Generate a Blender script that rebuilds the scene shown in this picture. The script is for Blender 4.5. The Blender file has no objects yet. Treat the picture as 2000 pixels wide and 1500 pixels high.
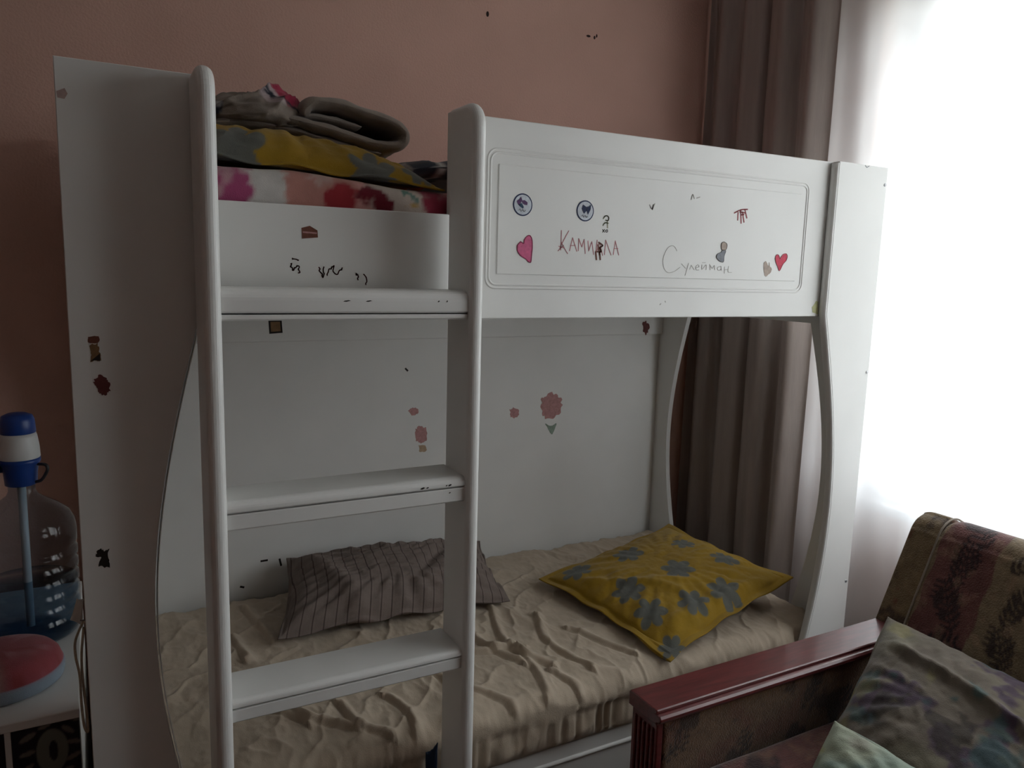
import bpy, bmesh, math, random
import numpy as np
from mathutils import Vector, Matrix
random.seed(7)
S = bpy.context.scene
COL = S.collection

# ------------------------------------------------------------------ camera
CAM = (-.1689, -1.4436, 1.40)
YAW, PITCH, ROLL, FPX = .5016, .1483, .0279, 1504.16
def _cam():
    cy, sy, cp, sp = math.cos(YAW), math.sin(YAW), math.cos(PITCH), math.sin(PITCH)
    f = Vector((sy*cp, cy*cp, -sp)); r = Vector((cy, -sy, 0)); u = r.cross(f)
    c, s = math.cos(ROLL), math.sin(ROLL)
    r2 = c*r + s*u; u2 = -s*r + c*u
    cd = bpy.data.cameras.new('camera'); cd.sensor_width = 36; cd.lens = FPX*36/2000; cd.clip_start = .02
    o = bpy.data.objects.new('camera', cd); COL.objects.link(o)
    M = Matrix((r2, u2, -f)).transposed().to_4x4(); M.translation = Vector(CAM)
    o.matrix_world = M; S.camera = o
_cam()

# ------------------------------------------------------------------ world, exposure
def _world():
    w = bpy.data.worlds.new('overcast_sky'); S.world = w; w.use_nodes = True
    nt = w.node_tree; n = nt.nodes; n.clear()
    out = n.new('ShaderNodeOutputWorld'); bg = n.new('ShaderNodeBackground')
    tc = n.new('ShaderNodeTexCoord'); sp = n.new('ShaderNodeSeparateXYZ'); rp = n.new('ShaderNodeValToRGB')
    rp.color_ramp.elements[0].position = .485; rp.color_ramp.elements[0].color = (.30, .30, .28, 1)
    rp.color_ramp.elements[1].position = .515; rp.color_ramp.elements[1].color = (.93, .945, 1, 1)
    ma = n.new('ShaderNodeMath'); ma.operation = 'MULTIPLY_ADD'; ma.inputs[1].default_value = .5; ma.inputs[2].default_value = .5
    nt.links.new(tc.outputs['Generated'], sp.inputs[0]); nt.links.new(sp.outputs['Z'], ma.inputs[0])
    nt.links.new(ma.outputs[0], rp.inputs[0]); nt.links.new(rp.outputs[0], bg.inputs[0])
    bg.inputs[1].default_value = 10.0
    nt.links.new(bg.outputs[0], out.inputs[0])
_world()
S.view_settings.view_transform = 'Standard'; S.view_settings.look = 'None'
S.view_settings.gamma = 1; S.view_settings.use_curve_mapping = False
S.view_settings.exposure = 0.0
S.cycles.use_denoising = True; S.cycles.max_bounces = 7; S.cycles.diffuse_bounces = 4; S.cycles.use_adaptive_sampling = True; S.cycles.adaptive_threshold = .03
S.cycles.transparent_max_bounces = 16; S.cycles.sample_clamp_indirect = 6; S.cycles.caustics_reflective = False; S.cycles.caustics_refractive = False

# portal so the renderer samples the sky through the window opening
WX, WY0, WY1, WZ0, WZ1 = 2.10, -2.15, .29, .66, 2.38
pl = bpy.data.lights.new('window_daylight', 'AREA'); pl.shape = 'RECTANGLE'; pl.size = WY1-WY0; pl.size_y = WZ1-WZ0
pl.cycles.is_portal = True
po = bpy.data.objects.new('window_daylight', pl); COL.objects.link(po)
po.location = (WX+.16, (WY0+WY1)/2, (WZ0+WZ1)/2)
po.rotation_euler = Matrix(((0, 0, 1), (-1, 0, 0), (0, -1, 0))).transposed().to_euler()
po.rotation_euler = (math.radians(90), 0, math.radians(90))

# ------------------------------------------------------------------ helpers
def lin(c):
    if isinstance(c, str):
        c = tuple(int(c[i:i+2], 16)/255 for i in (0, 2, 4))
    return tuple(x/12.92 if x <= .04045 else ((x+.055)/1.055)**2.4 for x in c)
ORG = {}
def origin(o):
    v = Vector((0, 0, 0))
    while o is not None:
        v += Vector(o.location); o = o.parent
    return v
def tag(o, label=None, cat=None, group=None, kind=None):
    if label: o['label'] = label
    if cat: o['category'] = cat
    if group: o['group'] = group
    if kind: o['kind'] = kind
    return o
def thing(name, loc, label, cat, group=None, kind=None):
    o = bpy.data.objects.new(name, None); COL.objects.link(o); o.location = loc; o.empty_display_size = .05
    return tag(o, label, cat, group, kind)
def link(name, me, mat, parent=None, smooth=False, loc=None):
    """mesh given in world coordinates; re-based to its own origin (base point or parent)"""
    o = bpy.data.objects.new(name, me); COL.objects.link(o)
    if parent is not None:
        me.transform(Matrix.Translation(-origin(parent))); o.parent = parent
    elif loc is not None:
        me.transform(Matrix.Translation(-Vector(loc))); o.location = loc
    if mat is not None: me.materials.append(mat)
    if smooth:
        me.polygons.foreach_set('use_smooth', [True]*len(me.polygons))
    me.update()
    return o
def from_bm(bm, name='m'):
    me = bpy.data.meshes.new(name); bm.normal_update(); bm.to_mesh(me); bm.free(); return me
def pyd(v, f, cols=None, extra=()):
    v = np.asarray(v, np.float32).reshape(-1, 3); me = bpy.data.meshes.new('m')
    if isinstance(f, list) and f and any(len(q) != 4 for q in f):
        me.from_pydata(v.tolist(), [], f)
    else:
        f = np.asarray(f, np.int32).reshape(-1, 4); ex = [list(e) for e in extra]
        lo = np.concatenate([f.ravel()]+[np.array(e, np.int32) for e in ex])
        tot = np.concatenate([np.full(len(f), 4, np.int32), np.array([len(e) for e in ex], np.int32)])
        st = np.concatenate([[0], np.cumsum(tot)[:-1]]).astype(np.int32)
        me.vertices.add(len(v)); me.vertices.foreach_set('co', v.ravel())
        me.loops.add(len(lo)); me.loops.foreach_set('vertex_index', lo)
        me.polygons.add(len(tot)); me.polygons.foreach_set('loop_start', st); me.polygons.foreach_set('loop_total', tot)
        me.update(calc_edges=True); me.validate()
    me.update()
    if cols is not None:
        a = me.color_attributes.new('Col', 'FLOAT_COLOR', 'POINT')
        c = np.ones((len(v), 4), np.float32); c[:, :3] = np.asarray(cols).reshape(-1, 3)
        a.data.foreach_set('color', c.ravel())
    return me
def box(x0, x1, y0, y1, z0, z1, bev=0, seg=2):
    bm = bmesh.new(); bmesh.ops.create_cube(bm, size=1)
    for v in bm.verts:
        v.co = Vector((x0+(v.co.x+.5)*(x1-x0), y0+(v.co.y+.5)*(y1-y0), z0+(v.co.z+.5)*(z1-z0)))
    if bev > 0:
        bmesh.ops.bevel(bm, geom=bm.edges[:], offset=bev, segments=seg, profile=.5, affect='EDGES')
    return from_bm(bm)
def prism(pts, axis, a0, a1, bev=0, seg=2, bev_side=None):
    """extrude a 2D outline. axis='y': pts are (x,z); 'x': (y,z); 'z': (x,y)"""
    bm = bmesh.new()
    def P(p, a): return {'y': (p[0], a, p[1]), 'x': (a, p[0], p[1]), 'z': (p[0], p[1], a)}[axis]
    lo = [bm.verts.new(P(p, a0)) for p in pts]; hi = [bm.verts.new(P(p, a1)) for p in pts]
    f0 = bm.faces.new(lo); f1 = bm.faces.new(hi[::-1])
    n = len(pts)
    for i in range(n): bm.faces.new((lo[i], hi[i], hi[(i+1) % n], lo[(i+1) % n]))
    bmesh.ops.recalc_face_normals(bm, faces=bm.faces[:])
    if bev > 0:
        es = list(set(list(f0.edges)+list(f1.edges))) if bev_side is None else list((f0 if bev_side == 0 else f1).edges)
        bmesh.ops.bevel(bm, geom=es, offset=bev, segments=seg, profile=.5, affect='EDGES')
    bmesh.ops.triangulate(bm, faces=[f for f in bm.faces if len(f.verts) > 4])
    return from_bm(bm)
def fix_normals(me):
    bm = bmesh.new(); bm.from_mesh(me); bmesh.ops.recalc_face_normals(bm, faces=bm.faces[:]); bm.to_mesh(me); bm.free(); return me
def loft(rings, cap=True, closed=False, cols=None, cyc=True):
    R = np.array(rings, float); n, m, _ = R.shape
    I = np.arange(n if closed else n-1)[:, None]; J = np.arange(m if cyc else m-1)[None, :]
    a = I*m; b = ((I+1) % n)*m; K = (J+1) % m
    f = np.stack([a+J, a+K, b+K, b+J], 2).reshape(-1, 4)
    ex = [list(range(m))[::-1], list(range((n-1)*m, n*m))] if (cap and not closed and cyc) else []
    return fix_normals(pyd(R.reshape(-1, 3), f, cols, ex))
def lathe(prof, c=(0, 0), n=40):
    rings = []
    for k in range(n):
        a = 2*math.pi*k/n
        rings.append([(c[0]+r*math.cos(a), c[1]+r*math.sin(a), z) for r, z in prof])
    return loft(rings, cap=False, closed=True, cyc=False)
def tube(path, r, n=8, closed=False):
    P = [Vector(p) for p in path]; m = len(P); rings = []; ref = None
    for i in range(m):
        if closed: t = P[(i+1) % m]-P[i-1]
        else: t = P[min(i+1, m-1)]-P[max(i-1, 0)]
        t.normalize()
        if ref is None: ref = t.orthogonal().normalized()
        ref = (ref-t*ref.dot(t)).normalized(); b = t.cross(ref)
        rr = r[i] if hasattr(r, '__len__') else r
        rings.append([P[i]+ref*(rr*math.cos(2*math.pi*k/n))+b*(rr*math.sin(2*math.pi*k/n)) for k in range(n)])
    return loft(rings, closed=closed)
def smooth_path(P, n=6):
    P = [np.array(p, float) for p in P]; out = []
    for i in range(len(P)-1):
        p0 = P[max(i-1, 0)]; p1 = P[i]; p2 = P[i+1]; p3 = P[min(i+2, len(P)-1)]
        for k in range(n):
            t = k/n
            out.append(.5*(2*p1+(p2-p0)*t+(2*p0-5*p1+4*p2-p3)*t*t+(3*p1-p0-3*p2+p3)*t**3))
    out.append(P[-1]); return out
def _h(ix, iy, s):
    n = np.sin(ix*127.1+iy*311.7+s*74.7)*43758.5453
    return n-np.floor(n)
def vn(x, y, s=0):
    x = np.asarray(x, float); y = np.asarray(y, float)
    ix = np.floor(x); iy = np.floor(y); fx = x-ix; fy = y-iy
    fx = fx*fx*(3-2*fx); fy = fy*fy*(3-2*fy)
    a = _h(ix, iy, s)*(1-fx)+_h(ix+1, iy, s)*fx; b = _h(ix, iy+1, s)*(1-fx)+_h(ix+1, iy+1, s)*fx
    return a*(1-fy)+b*fy
def fbm(x, y, s=0, o=4):
    t = 0; a = .5
    for k in range(o):
        t = t+a*vn(x*2**k+k*17.3, y*2**k+k*9.1, s+k); a *= .5
    return t/(1-.5**o)
def sstep(a, b, x):
    t = np.clip((np.asarray(x, float)-a)/(b-a), 0, 1); return t*t*(3-2*t)
def mixc(c, c2, m):
    m = np.clip(m, 0, 1)[..., None]; return c*(1-m)+np.array(c2)*m

# ------------------------------------------------------------------ materials
def mat(name, col, rough=.5, var=.06, vscale=6, bump=0, bscale=80, spec=.5, attr=False, trans=0, sheen=0, metal=0, stretch=(1, 1, 1), coat=0):
    m = bpy.data.materials.new(name); m.use_nodes = True; nt = m.node_tree; n = nt.nodes
    b = n['Principled BSDF']; b.inputs['Roughness'].default_value = rough
    b.inputs['Specular IOR Level'].default_value = spec; b.inputs['Metallic'].default_value = metal
    b.inputs['Coat Weight'].default_value = coat
    if sheen: b.inputs['Sheen Weight'].default_value = sheen
    tc = n.new('ShaderNodeTexCoord'); mp = n.new('ShaderNodeMapping'); mp.inputs['Scale'].default_value = stretch
    nt.links.new(tc.outputs['Object'], mp.inputs[0])
    nz = n.new('ShaderNodeTexNoise'); nz.inputs['Scale'].default_value = vscale; nz.inputs['Detail'].default_value = 2
    nt.links.new(mp.outputs[0], nz.inputs['Vector'])
    mx = n.new('ShaderNodeMix'); mx.data_type = 'RGBA'; mx.blend_type = 'MULTIPLY'; mx.inputs[0].default_value = 1
    rp = n.new('ShaderNodeValToRGB')
    rp.color_ramp.elements[0].position = .3; rp.color_ramp.elements[1].position = .7
    lo = 1-var*2; rp.color_ramp.elements[0].color = (lo, lo, lo, 1); rp.color_ramp.elements[1].color = (1, 1, 1, 1)
    nt.links.new(nz.outputs[0], rp.inputs[0]); nt.links.new(rp.outputs[0], mx.inputs[7])
    if attr:
        at = n.new('ShaderNodeAttribute'); at.attribute_name = 'Col'; nt.links.new(at.outputs['Color'], mx.inputs[6])
    else:
        mx.inputs[6].default_value = (*col, 1)
    nt.links.new(mx.outputs[2], b.inputs['Base Color'])
    if bump:
        n2 = n.new('ShaderNodeTexNoise'); n2.inputs['Scale'].default_value = bscale; n2.inputs['Detail'].default_value = 1
        nt.links.new(mp.outputs[0], n2.inputs['Vector'])
        bp = n.new('ShaderNodeBump'); bp.inputs['Strength'].default_value = bump; bp.inputs['Distance'].default_value = .004
        nt.links.new(n2.outputs[0], bp.inputs['Height']); nt.links.new(bp.outputs[0], b.inputs['Normal'])
    if trans:
        tr = n.new('ShaderNodeBsdfTranslucent'); ms = n.new('ShaderNodeMixShader'); ms.inputs[0].default_value = trans
        nt.links.new(mx.outputs[2], tr.inputs[0])
        nt.links.new(b.outputs[0], ms.inputs[1]); nt.links.new(tr.outputs[0], ms.inputs[2])
        nt.links.new(ms.outputs[0], n['Material Output'].inputs[0])
    return m
M = {}
M['white'] = mat('white_laminate', (.80, .79, .765), .38, .03, 5)
M['wall'] = mat('pink_wallpaper', (.72, .46, .375), .85, .06, 3, .25, 160)
M['ceil'] = mat('white_ceiling', (.82, .81, .79), .9, .02, 3)
M['floor'] = mat('brown_laminate_floor', (.10, .062, .042), .45, .25, 7, 0, stretch=(1, 12, 1))
M['skirt'] = mat('brown_skirting', (.25, .13, .07), .5, .15, 9)
M['pvc'] = mat('white_pvc', (.85, .86, .87), .3, .01)
M['cloth'] = mat('printed_cloth', (1, 1, 1), .9, .07, 30, .25, 500, .2, attr=True, sheen=.15)
M['sheet'] = mat('beige_sheet', (.52, .425, .325), .85, .06, 25, .15, 350, .25, sheen=.1)
M['chenille'] = mat('chenille_upholstery', (1, 1, 1), .95, .12, 70, .6, 260, .15, attr=True, sheen=.3)
M['curtain'] = mat('taupe_satin_curtain', (.38, .315, .285), .42, .06, 60, .1, 300, .5, trans=.12, stretch=(1, 1, .1))
M['redwood'] = mat('red_lacquered_wood', (.145, .026, .026), .34, .2, 14, 0, stretch=(1, 8, 8), coat=.3)
M['redwood_d'] = M['redwood']
M['blue'] = mat('blue_plastic', (.012, .055, .28), .35, .03)
M['whiteplastic'] = mat('white_plastic', (.72, .73, .72), .4, .03)
M['dark'] = mat('dark_rubber', (.03, .03, .035), .5, .05)
M['metal'] = mat('screw_metal', (.35, .35, .36), .35, .05, metal=1)
M['cord'] = mat('cream_cord', (.60, .52, .40), .8, .1, 200, .3, 900)
M['paper'] = mat('white_scrap', (.70, .68, .64), .8, .05)
M['navy'] = mat('dark_blue_cloth', (.012, .03, .075), .7, .1, 20, .2, 300)
M['radiator'] = mat('white_radiator', (.80, .81, .82), .4, .02)
M['water_tube'] = mat('pale_plastic_tube', (.62, .66, .66), .4, .02)
def flat(name, hexcol, rough=.6, var=.12, vs=120):
    return mat(name, lin(hexcol), rough, var, vs, spec=.3)
def clear(name, tint, ior=1.45, rough=.03):
    m = bpy.data.materials.new(name); m.use_nodes = True; nt = m.node_tree; n = nt.nodes; n.clear()
    o = n.new('ShaderNodeOutputMaterial'); t = n.new('ShaderNodeBsdfTransparent'); g = n.new('ShaderNodeBsdfGlossy'); f = n.new('ShaderNodeFresnel'); x = n.new('ShaderNodeMixShader')
    t.inputs[0].default_value = (*tint, 1); g.inputs['Roughness'].default_value = rough; f.inputs[0].default_value = ior
    ge = n.new('ShaderNodeNewGeometry'); mu = n.new('ShaderNodeMath'); mu.operation = 'MULTIPLY_ADD'; mu.inputs[1].default_value = -1; mu.inputs[2].default_value = 1; m2 = n.new('ShaderNodeMath'); m2.operation = 'MULTIPLY'
    nt.links.new(ge.outputs['Backfacing'], mu.inputs[0]); nt.links.new(mu.outputs[0], m2.inputs[0]); nt.links.new(f.outputs[0], m2.inputs[1])
    nt.links.new(m2.outputs[0], x.inputs[0]); nt.links.new(t.outputs[0], x.inputs[1]); nt.links.new(g.outputs[0], x.inputs[2]); nt.links.new(x.outputs[0], o.inputs[0])
    return m
M['bottle'] = clear('clear_bottle_plastic', (.70, .77, .84), 1.42, .02)
M['water'] = clear('water', (.55, .66, .75), 1.15)
M['pane'] = clear('window_glass', (.96, .98, .97), 1.3)
def sheer():
    m = bpy.data.materials.new('white_sheer'); m.use_nodes = True; nt = m.node_tree; n = nt.nodes; n.clear()
    o = n.new('ShaderNodeOutputMaterial'); tp = n.new('ShaderNodeBsdfTransparent'); tl = n.new('ShaderNodeBsdfTranslucent'); df = n.new('ShaderNodeBsdfDiffuse')
    tl.inputs[0].default_value = (.86, .87, .88, 1); df.inputs[0].default_value = (.84, .85, .86, 1)
    a = n.new('ShaderNodeMixShader'); a.inputs[0].default_value = .5
    b = n.new('ShaderNodeMixShader')
    tc = n.new('ShaderNodeTexCoord'); vo = n.new('ShaderNodeTexNoise'); vo.inputs['Scale'].default_value = 9; vo.inputs['Detail'].default_value = 0
    mp = n.new('ShaderNodeMapping'); mp.inputs['Scale'].default_value = (0.2, 1, .55); mp.inputs['Rotation'].default_value = (.5, 0, 0)
    rp = n.new('ShaderNodeValToRGB'); rp.color_ramp.elements[0].position = .40; rp.color_ramp.elements[0].color = (.90, .90, .90, 1)
    rp.color_ramp.elements[1].position = .60; rp.color_ramp.elements[1].color = (.80, .80, .80, 1)
    L = nt.links.new
    L(tc.outputs['Object'], mp.inputs[0]); L(mp.outputs[0], vo.inputs['Vector']); L(vo.outputs[0], rp.inputs[0])
    L(rp.outputs[0], b.inputs[0]); L(tl.outputs[0], a.inputs[1]); L(df.outputs[0], a.inputs[2])
    L(tp.outputs[0], b.inputs[1]); L(a.outputs[0], b.inputs[2]); L(b.outputs[0], o.inputs[0])
    return m
M['sheer'] = sheer()

def stripe_mat():
    m = mat('striped_cotton', lin('83766f'), .9, .08, 30, .25, 450, .2); nt = m.node_tree; n = nt.nodes; L = nt.links.new
    at = n.new('ShaderNodeAttribute'); at.attribute_name = 'Col'; sp = n.new('ShaderNodeSeparateColor'); L(at.outputs['Color'], sp.inputs[0])
    pp = n.new('ShaderNodeMath'); pp.operation = 'PINGPONG'; pp.inputs[1].default_value = .016; L(sp.outputs[0], pp.inputs[0])
    rp = n.new('ShaderNodeValToRGB'); mr = n.new('ShaderNodeMath'); mr.operation = 'MULTIPLY'; mr.inputs[1].default_value = 1/.016; L(pp.outputs[0], mr.inputs[0]); L(mr.outputs[0], rp.inputs[0])
    e = rp.color_ramp.elements; e[0].position = .07; e[0].color = (.42, .40, .40, 1); e[1].position = .13; e[1].color = (1, 1, 1, 1)
    k = rp.color_ramp.elements.new(.52); k.color = (1, 1, 1, 1); k = rp.color_ramp.elements.new(.56); k.color = (.86, .85, .85, 1); k = rp.color_ramp.elements.new(.62); k.color = (1, 1, 1, 1)
    b = n['Principled BSDF']; src = b.inputs['Base Color'].links[0].from_socket
    mx = n.new('ShaderNodeMix'); mx.data_type = 'RGBA'; mx.blend_type = 'MULTIPLY'; mx.inputs[0].default_value = 1
    L(src, mx.inputs[6]); L(rp.outputs[0], mx.inputs[7]); L(mx.outputs[2], b.inputs['Base Color'])
    return m
M['stripes'] = stripe_mat()

DEC = {
 'badge1': (0.6475,1.5355),
 'badge2': (0.8071,1.5321),
 'badge_r': [0.0239,0.0234],
 'bfly1': [[(0.6324,1.5425),(0.6378,1.546),(0.6423,1.5519),(0.6453,1.5449),(0.6427,1.54),(0.6382,1.5333),(0.6344,1.5378)],[(0.6444,1.5441),(0.6509,1.5453),(0.6586,1.541),(0.6579,1.5353),(0.6513,1.5357),(0.6465,1.5386)],[(0.6363,1.5356),(0.6446,1.5385),(0.6496,1.5308),(0.6478,1.5275),(0.6402,1.5318)]],
 'bfly2': [[(0.7971,1.5365),(0.8007,1.5454),(0.8085,1.5409),(0.8096,1.5323),(0.8037,1.5257)],[(0.8098,1.541),(0.8167,1.5427),(0.8212,1.5464),(0.8207,1.5363),(0.8141,1.5241),(0.8106,1.5323)]],
 'heart1': [(0.6454,1.4582),(0.6381,1.4514),(0.6371,1.4433),(0.6386,1.4368),(0.6455,1.4289),(0.659,1.422),(0.6649,1.4165),(0.6716,1.4158),(0.673,1.4315),(0.6743,1.4463),(0.6727,1.4642),(0.6667,1.4721),(0.6592,1.4693),(0.6538,1.4618),(0.6525,1.4544)],
 'letters': [[(0.747,1.4864),(0.747,1.4623),(0.7468,1.4439)],[(0.766,1.4865),(0.7548,1.4676),(0.7446,1.4489)],[(0.747,1.4623),(0.7567,1.4476),(0.7652,1.437)],[(0.7399,1.442),(0.7476,1.449),(0.7534,1.4542)],[(0.7415,1.4521),(0.7567,1.4485)],[(0.7768,1.4719),(0.77,1.4431)],[(0.7768,1.4719),(0.7893,1.4429)],[(0.7715,1.4549),(0.7847,1.4554)],[(0.7931,1.4709),(0.7934,1.4439)],[(0.7931,1.4709),(0.8022,1.4527)],[(0.8022,1.4527),(0.8075,1.4698)],[(0.8075,1.4698),(0.8122,1.4386)],[(0.818,1.4669),(0.8212,1.4449)],[(0.8212,1.4449),(0.8285,1.4656)],[(0.8285,1.4656),(0.8352,1.4368)],[(0.8429,1.4696),(0.8405,1.437)],[(0.8495,1.4648),(0.8405,1.437)],[(0.8495,1.4648),(0.8596,1.4359)],[(0.8662,1.4706),(0.8648,1.4378)],[(0.8662,1.4706),(0.883,1.4375)],[(0.893,1.47),(0.8894,1.4386)],[(0.893,1.47),(0.9046,1.4382)],[(0.8908,1.4525),(0.9016,1.4529)]],
 'brown': [[(0.8474,1.4647),(0.8583,1.4582),(0.8491,1.4527)],[(0.8502,1.4528),(0.8549,1.4443),(0.8422,1.4439)],[(0.8401,1.4438),(0.8432,1.4259)],[(0.8506,1.4442),(0.8537,1.4262)],[(0.8456,1.4595),(0.851,1.4373)]],
 'ghost': [[(0.8572,1.5181),(0.8611,1.5234),(0.8674,1.5246),(0.8719,1.5206),(0.8701,1.5145),(0.8637,1.515)],[(0.868,1.5144),(0.87,1.4982)],[(0.857,1.5027),(0.8619,1.5089),(0.8715,1.5086)],[(0.8564,1.4938),(0.862,1.4881)],[(0.8617,1.4941),(0.8567,1.4878)],[(0.865,1.492),(0.8691,1.4939),(0.8704,1.4897),(0.8662,1.4886),(0.865,1.492)]],
 'redhand': [[(1.2528,1.5534),(1.2745,1.5622),(1.297,1.5648)],[(1.2657,1.5554),(1.2658,1.5365)],[(1.2738,1.5622),(1.2783,1.5296)],[(1.2802,1.5575),(1.2878,1.5326)],[(1.2885,1.5618),(1.2966,1.5433)],[(1.2715,1.557),(1.2909,1.5556)],[(1.2757,1.5497),(1.286,1.5515)]],
 'doll_head': [(1.2251,1.4813),(1.2341,1.4771),(1.2358,1.4696),(1.232,1.4618),(1.2201,1.4609),(1.2162,1.4701),(1.2179,1.4784)],
 'doll_body': [(1.2212,1.461),(1.2323,1.4593),(1.2283,1.4465),(1.2269,1.4318),(1.2141,1.4335),(1.2031,1.442),(1.2057,1.4509),(1.2162,1.455)],
 'glove': [(1.3662,1.4326),(1.3748,1.4381),(1.3854,1.4253),(1.3861,1.4358),(1.3898,1.4254),(1.3971,1.4203),(1.3945,1.4096),(1.3842,1.4014),(1.3771,1.3987),(1.3705,1.4091)],
 'heart2': [(1.4244,1.4449),(1.4187,1.4548),(1.4119,1.4556),(1.4071,1.4483),(1.4102,1.4365),(1.4183,1.4248),(1.4258,1.4143),(1.4371,1.4319),(1.4475,1.4416),(1.4508,1.4523),(1.4462,1.4594),(1.4343,1.4571)],
 'pencil': [[(1.0759,1.4538),(1.0689,1.4628),(1.0592,1.4653),(1.0457,1.4576),(1.035,1.4331),(1.0397,1.4115),(1.053,1.4016),(1.0717,1.4049),(1.0884,1.4151)],[(1.0926,1.4238),(1.1063,1.4131)],[(1.115,1.4257),(1.106,1.3958)],[(1.1235,1.421),(1.1194,1.4109)],[(1.1235,1.421),(1.1342,1.4101)],[(1.1387,1.4151),(1.1484,1.4179),(1.1447,1.4228),(1.1385,1.4176),(1.1408,1.4102),(1.149,1.4104)],[(1.1578,1.4231),(1.1588,1.4119),(1.1711,1.4235),(1.1722,1.411)],[(1.1591,1.4281),(1.169,1.4284)],[(1.1827,1.425),(1.1856,1.4113)],[(1.1846,1.4226),(1.192,1.4152),(1.198,1.4229),(1.2007,1.4116)],[(1.2186,1.4209),(1.2088,1.4169),(1.2127,1.4107),(1.221,1.4134),(1.2203,1.421),(1.2229,1.4109)],[(1.2324,1.42),(1.2332,1.4035)],[(1.2331,1.4124),(1.2451,1.414)],[(1.2461,1.4216),(1.2456,1.4076),(1.2579,1.4066)]],
 'faint': [[(0.9866,1.5567),(0.9932,1.5478),(0.9971,1.5574),(0.9948,1.5467),(1.0015,1.56)],[(1.111,1.5766),(1.1148,1.5889),(1.1204,1.5796)],[(1.1283,1.5813),(1.1378,1.5844)],[(1.035,1.3247),(1.0379,1.3272)],[(1.0501,1.3334),(1.0518,1.3309)]],
 'corner': [(1.5864,1.3345),(1.5781,1.3359),(1.5712,1.326),(1.5639,1.3191),(1.5677,1.3051),(1.59,1.2994)],
 'outer': [(0.5606,1.6441),(1.5199,1.6458),(1.5114,1.3575),(0.5678,1.3613)],
 'inner': [(0.5876,1.6138),(1.4922,1.6174),(1.4845,1.3872),(0.5902,1.3896)],
 'cake': [(0.1808,1.4645),(0.196,1.469),(0.2103,1.4612),(0.2111,1.4481),(0.1815,1.4449)],
 'scrib': [[(0.1622,1.4077),(0.1735,1.4052)],[(0.1602,1.3983),(0.1638,1.3861),(0.1733,1.3939),(0.1751,1.3826)],[(0.2135,1.393),(0.2192,1.3759),(0.2232,1.3952)],[(0.229,1.3799),(0.2389,1.3956),(0.2437,1.3812),(0.2587,1.3922)],[(0.2849,1.3821),(0.2889,1.3724)],[(0.3012,1.3824),(0.3053,1.3628)]],
 'rail_stk': [(0.2892,1.231),(0.3277,1.2307),(0.3301,1.1925),(0.2914,1.19)],
 'rail_stk2': [(1.6761,1.2075),(1.6928,1.2152),(1.7092,1.1915),(1.6959,1.1681),(1.6802,1.1821)],
 'b_pink': [[(0.7642,0.8627),(0.7823,0.8718),(0.8009,0.8599),(0.8013,0.8212),(0.783,0.8122),(0.7645,0.8277)],[(0.7383,0.9269),(0.7508,0.9365),(0.7689,0.9319),(0.7727,0.9178),(0.7528,0.9087)]],
 'b_orange': [[(0.7757,0.8057),(0.7978,0.8038),(0.8018,0.7858),(0.7796,0.7843)]],
 'b_red': [[(1.254,0.9448),(1.2927,0.9559),(1.3288,0.935),(1.3328,0.8927),(1.301,0.8603),(1.2613,0.8688),(1.2468,0.9076)],[(1.1202,0.9061),(1.1366,0.9125),(1.158,0.8963),(1.1461,0.8748),(1.1252,0.8799)]],
 'b_green': [[(1.2665,0.8475),(1.2933,0.8341),(1.3194,0.8437),(1.3033,0.8064),(1.29,0.8075)]],
 'b_dash': [[(0.2573,0.4837),(0.2757,0.484)],[(0.3131,0.4813),(0.3174,0.4604)],[(0.1949,0.4115),(0.2039,0.4082)],[(0.7264,1.0675),(0.7336,1.0604)]],
 'w_rect': [(-0.1755,1.2701),(-0.1606,1.2707),(-0.161,1.2605),(-0.1752,1.2608)],
 'w_fig': [(-0.1739,1.2548),(-0.1626,1.2579),(-0.1596,1.2425),(-0.1594,1.2296),(-0.1668,1.2316),(-0.1744,1.2293),(-0.1723,1.2429)],
 'w_red': [(-0.1715,1.1957),(-0.1651,1.2041),(-0.1538,1.2036),(-0.1489,1.1947),(-0.148,1.1799),(-0.153,1.1714),(-0.1635,1.1737),(-0.1675,1.1852)],
 'w_black': [(-0.1822,0.8973),(-0.1741,0.9052),(-0.1681,0.9015),(-0.1618,0.9014),(-0.1639,0.8907),(-0.16,0.8724),(-0.1756,0.8722),(-0.1776,0.88),(-0.1733,0.8903),(-0.1794,0.8913)],
 'w_pale': [(-0.2007,1.6541),(-0.1893,1.6601),(-0.1856,1.6522),(-0.1902,1.6439),(-0.1998,1.645)],
 'screws': [(1.7993,1.6595),(1.7889,1.1335),(1.7851,0.5002)],
 'tick': [(1.6995,1.7063),(1.7067,1.7002),(1.7158,1.7104)],
}

# ================================================================== the room
RX0, RX1, RY0, RY1, RZ = -2.9, 2.10, -4.3, .97, 2.68
tag(link('floor', box(RX0, RX1, RY0, RY1, -.06, 0), M['floor']), 'brown laminate floor under the bunk bed and sofa', 'floor', kind='structure')
tag(link('ceiling', box(RX0-.2, RX1+.25, RY0-.15, RY1+.15, RZ, RZ+.1), M['ceil']), 'plain white ceiling above the room', 'ceiling', kind='structure')
wb = tag(link('wall_back', box(RX0-.2, RX1+.25, RY1, RY1+.15, -.06, RZ), M['wall']), 'pink papered wall behind the bunk bed', 'wall', kind='structure')
tag(link('wall_left', box(RX0-.15, RX0, RY0, RY1, -.06, RZ), M['wall']), 'pink papered wall on the left side of the room', 'wall', kind='structure')
tag(link('wall_front', box(RX0-.2, RX1+.25, RY0-.15, RY0, -.06, RZ), M['wall']), 'pink papered wall behind the viewer', 'wall', kind='structure')
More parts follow.
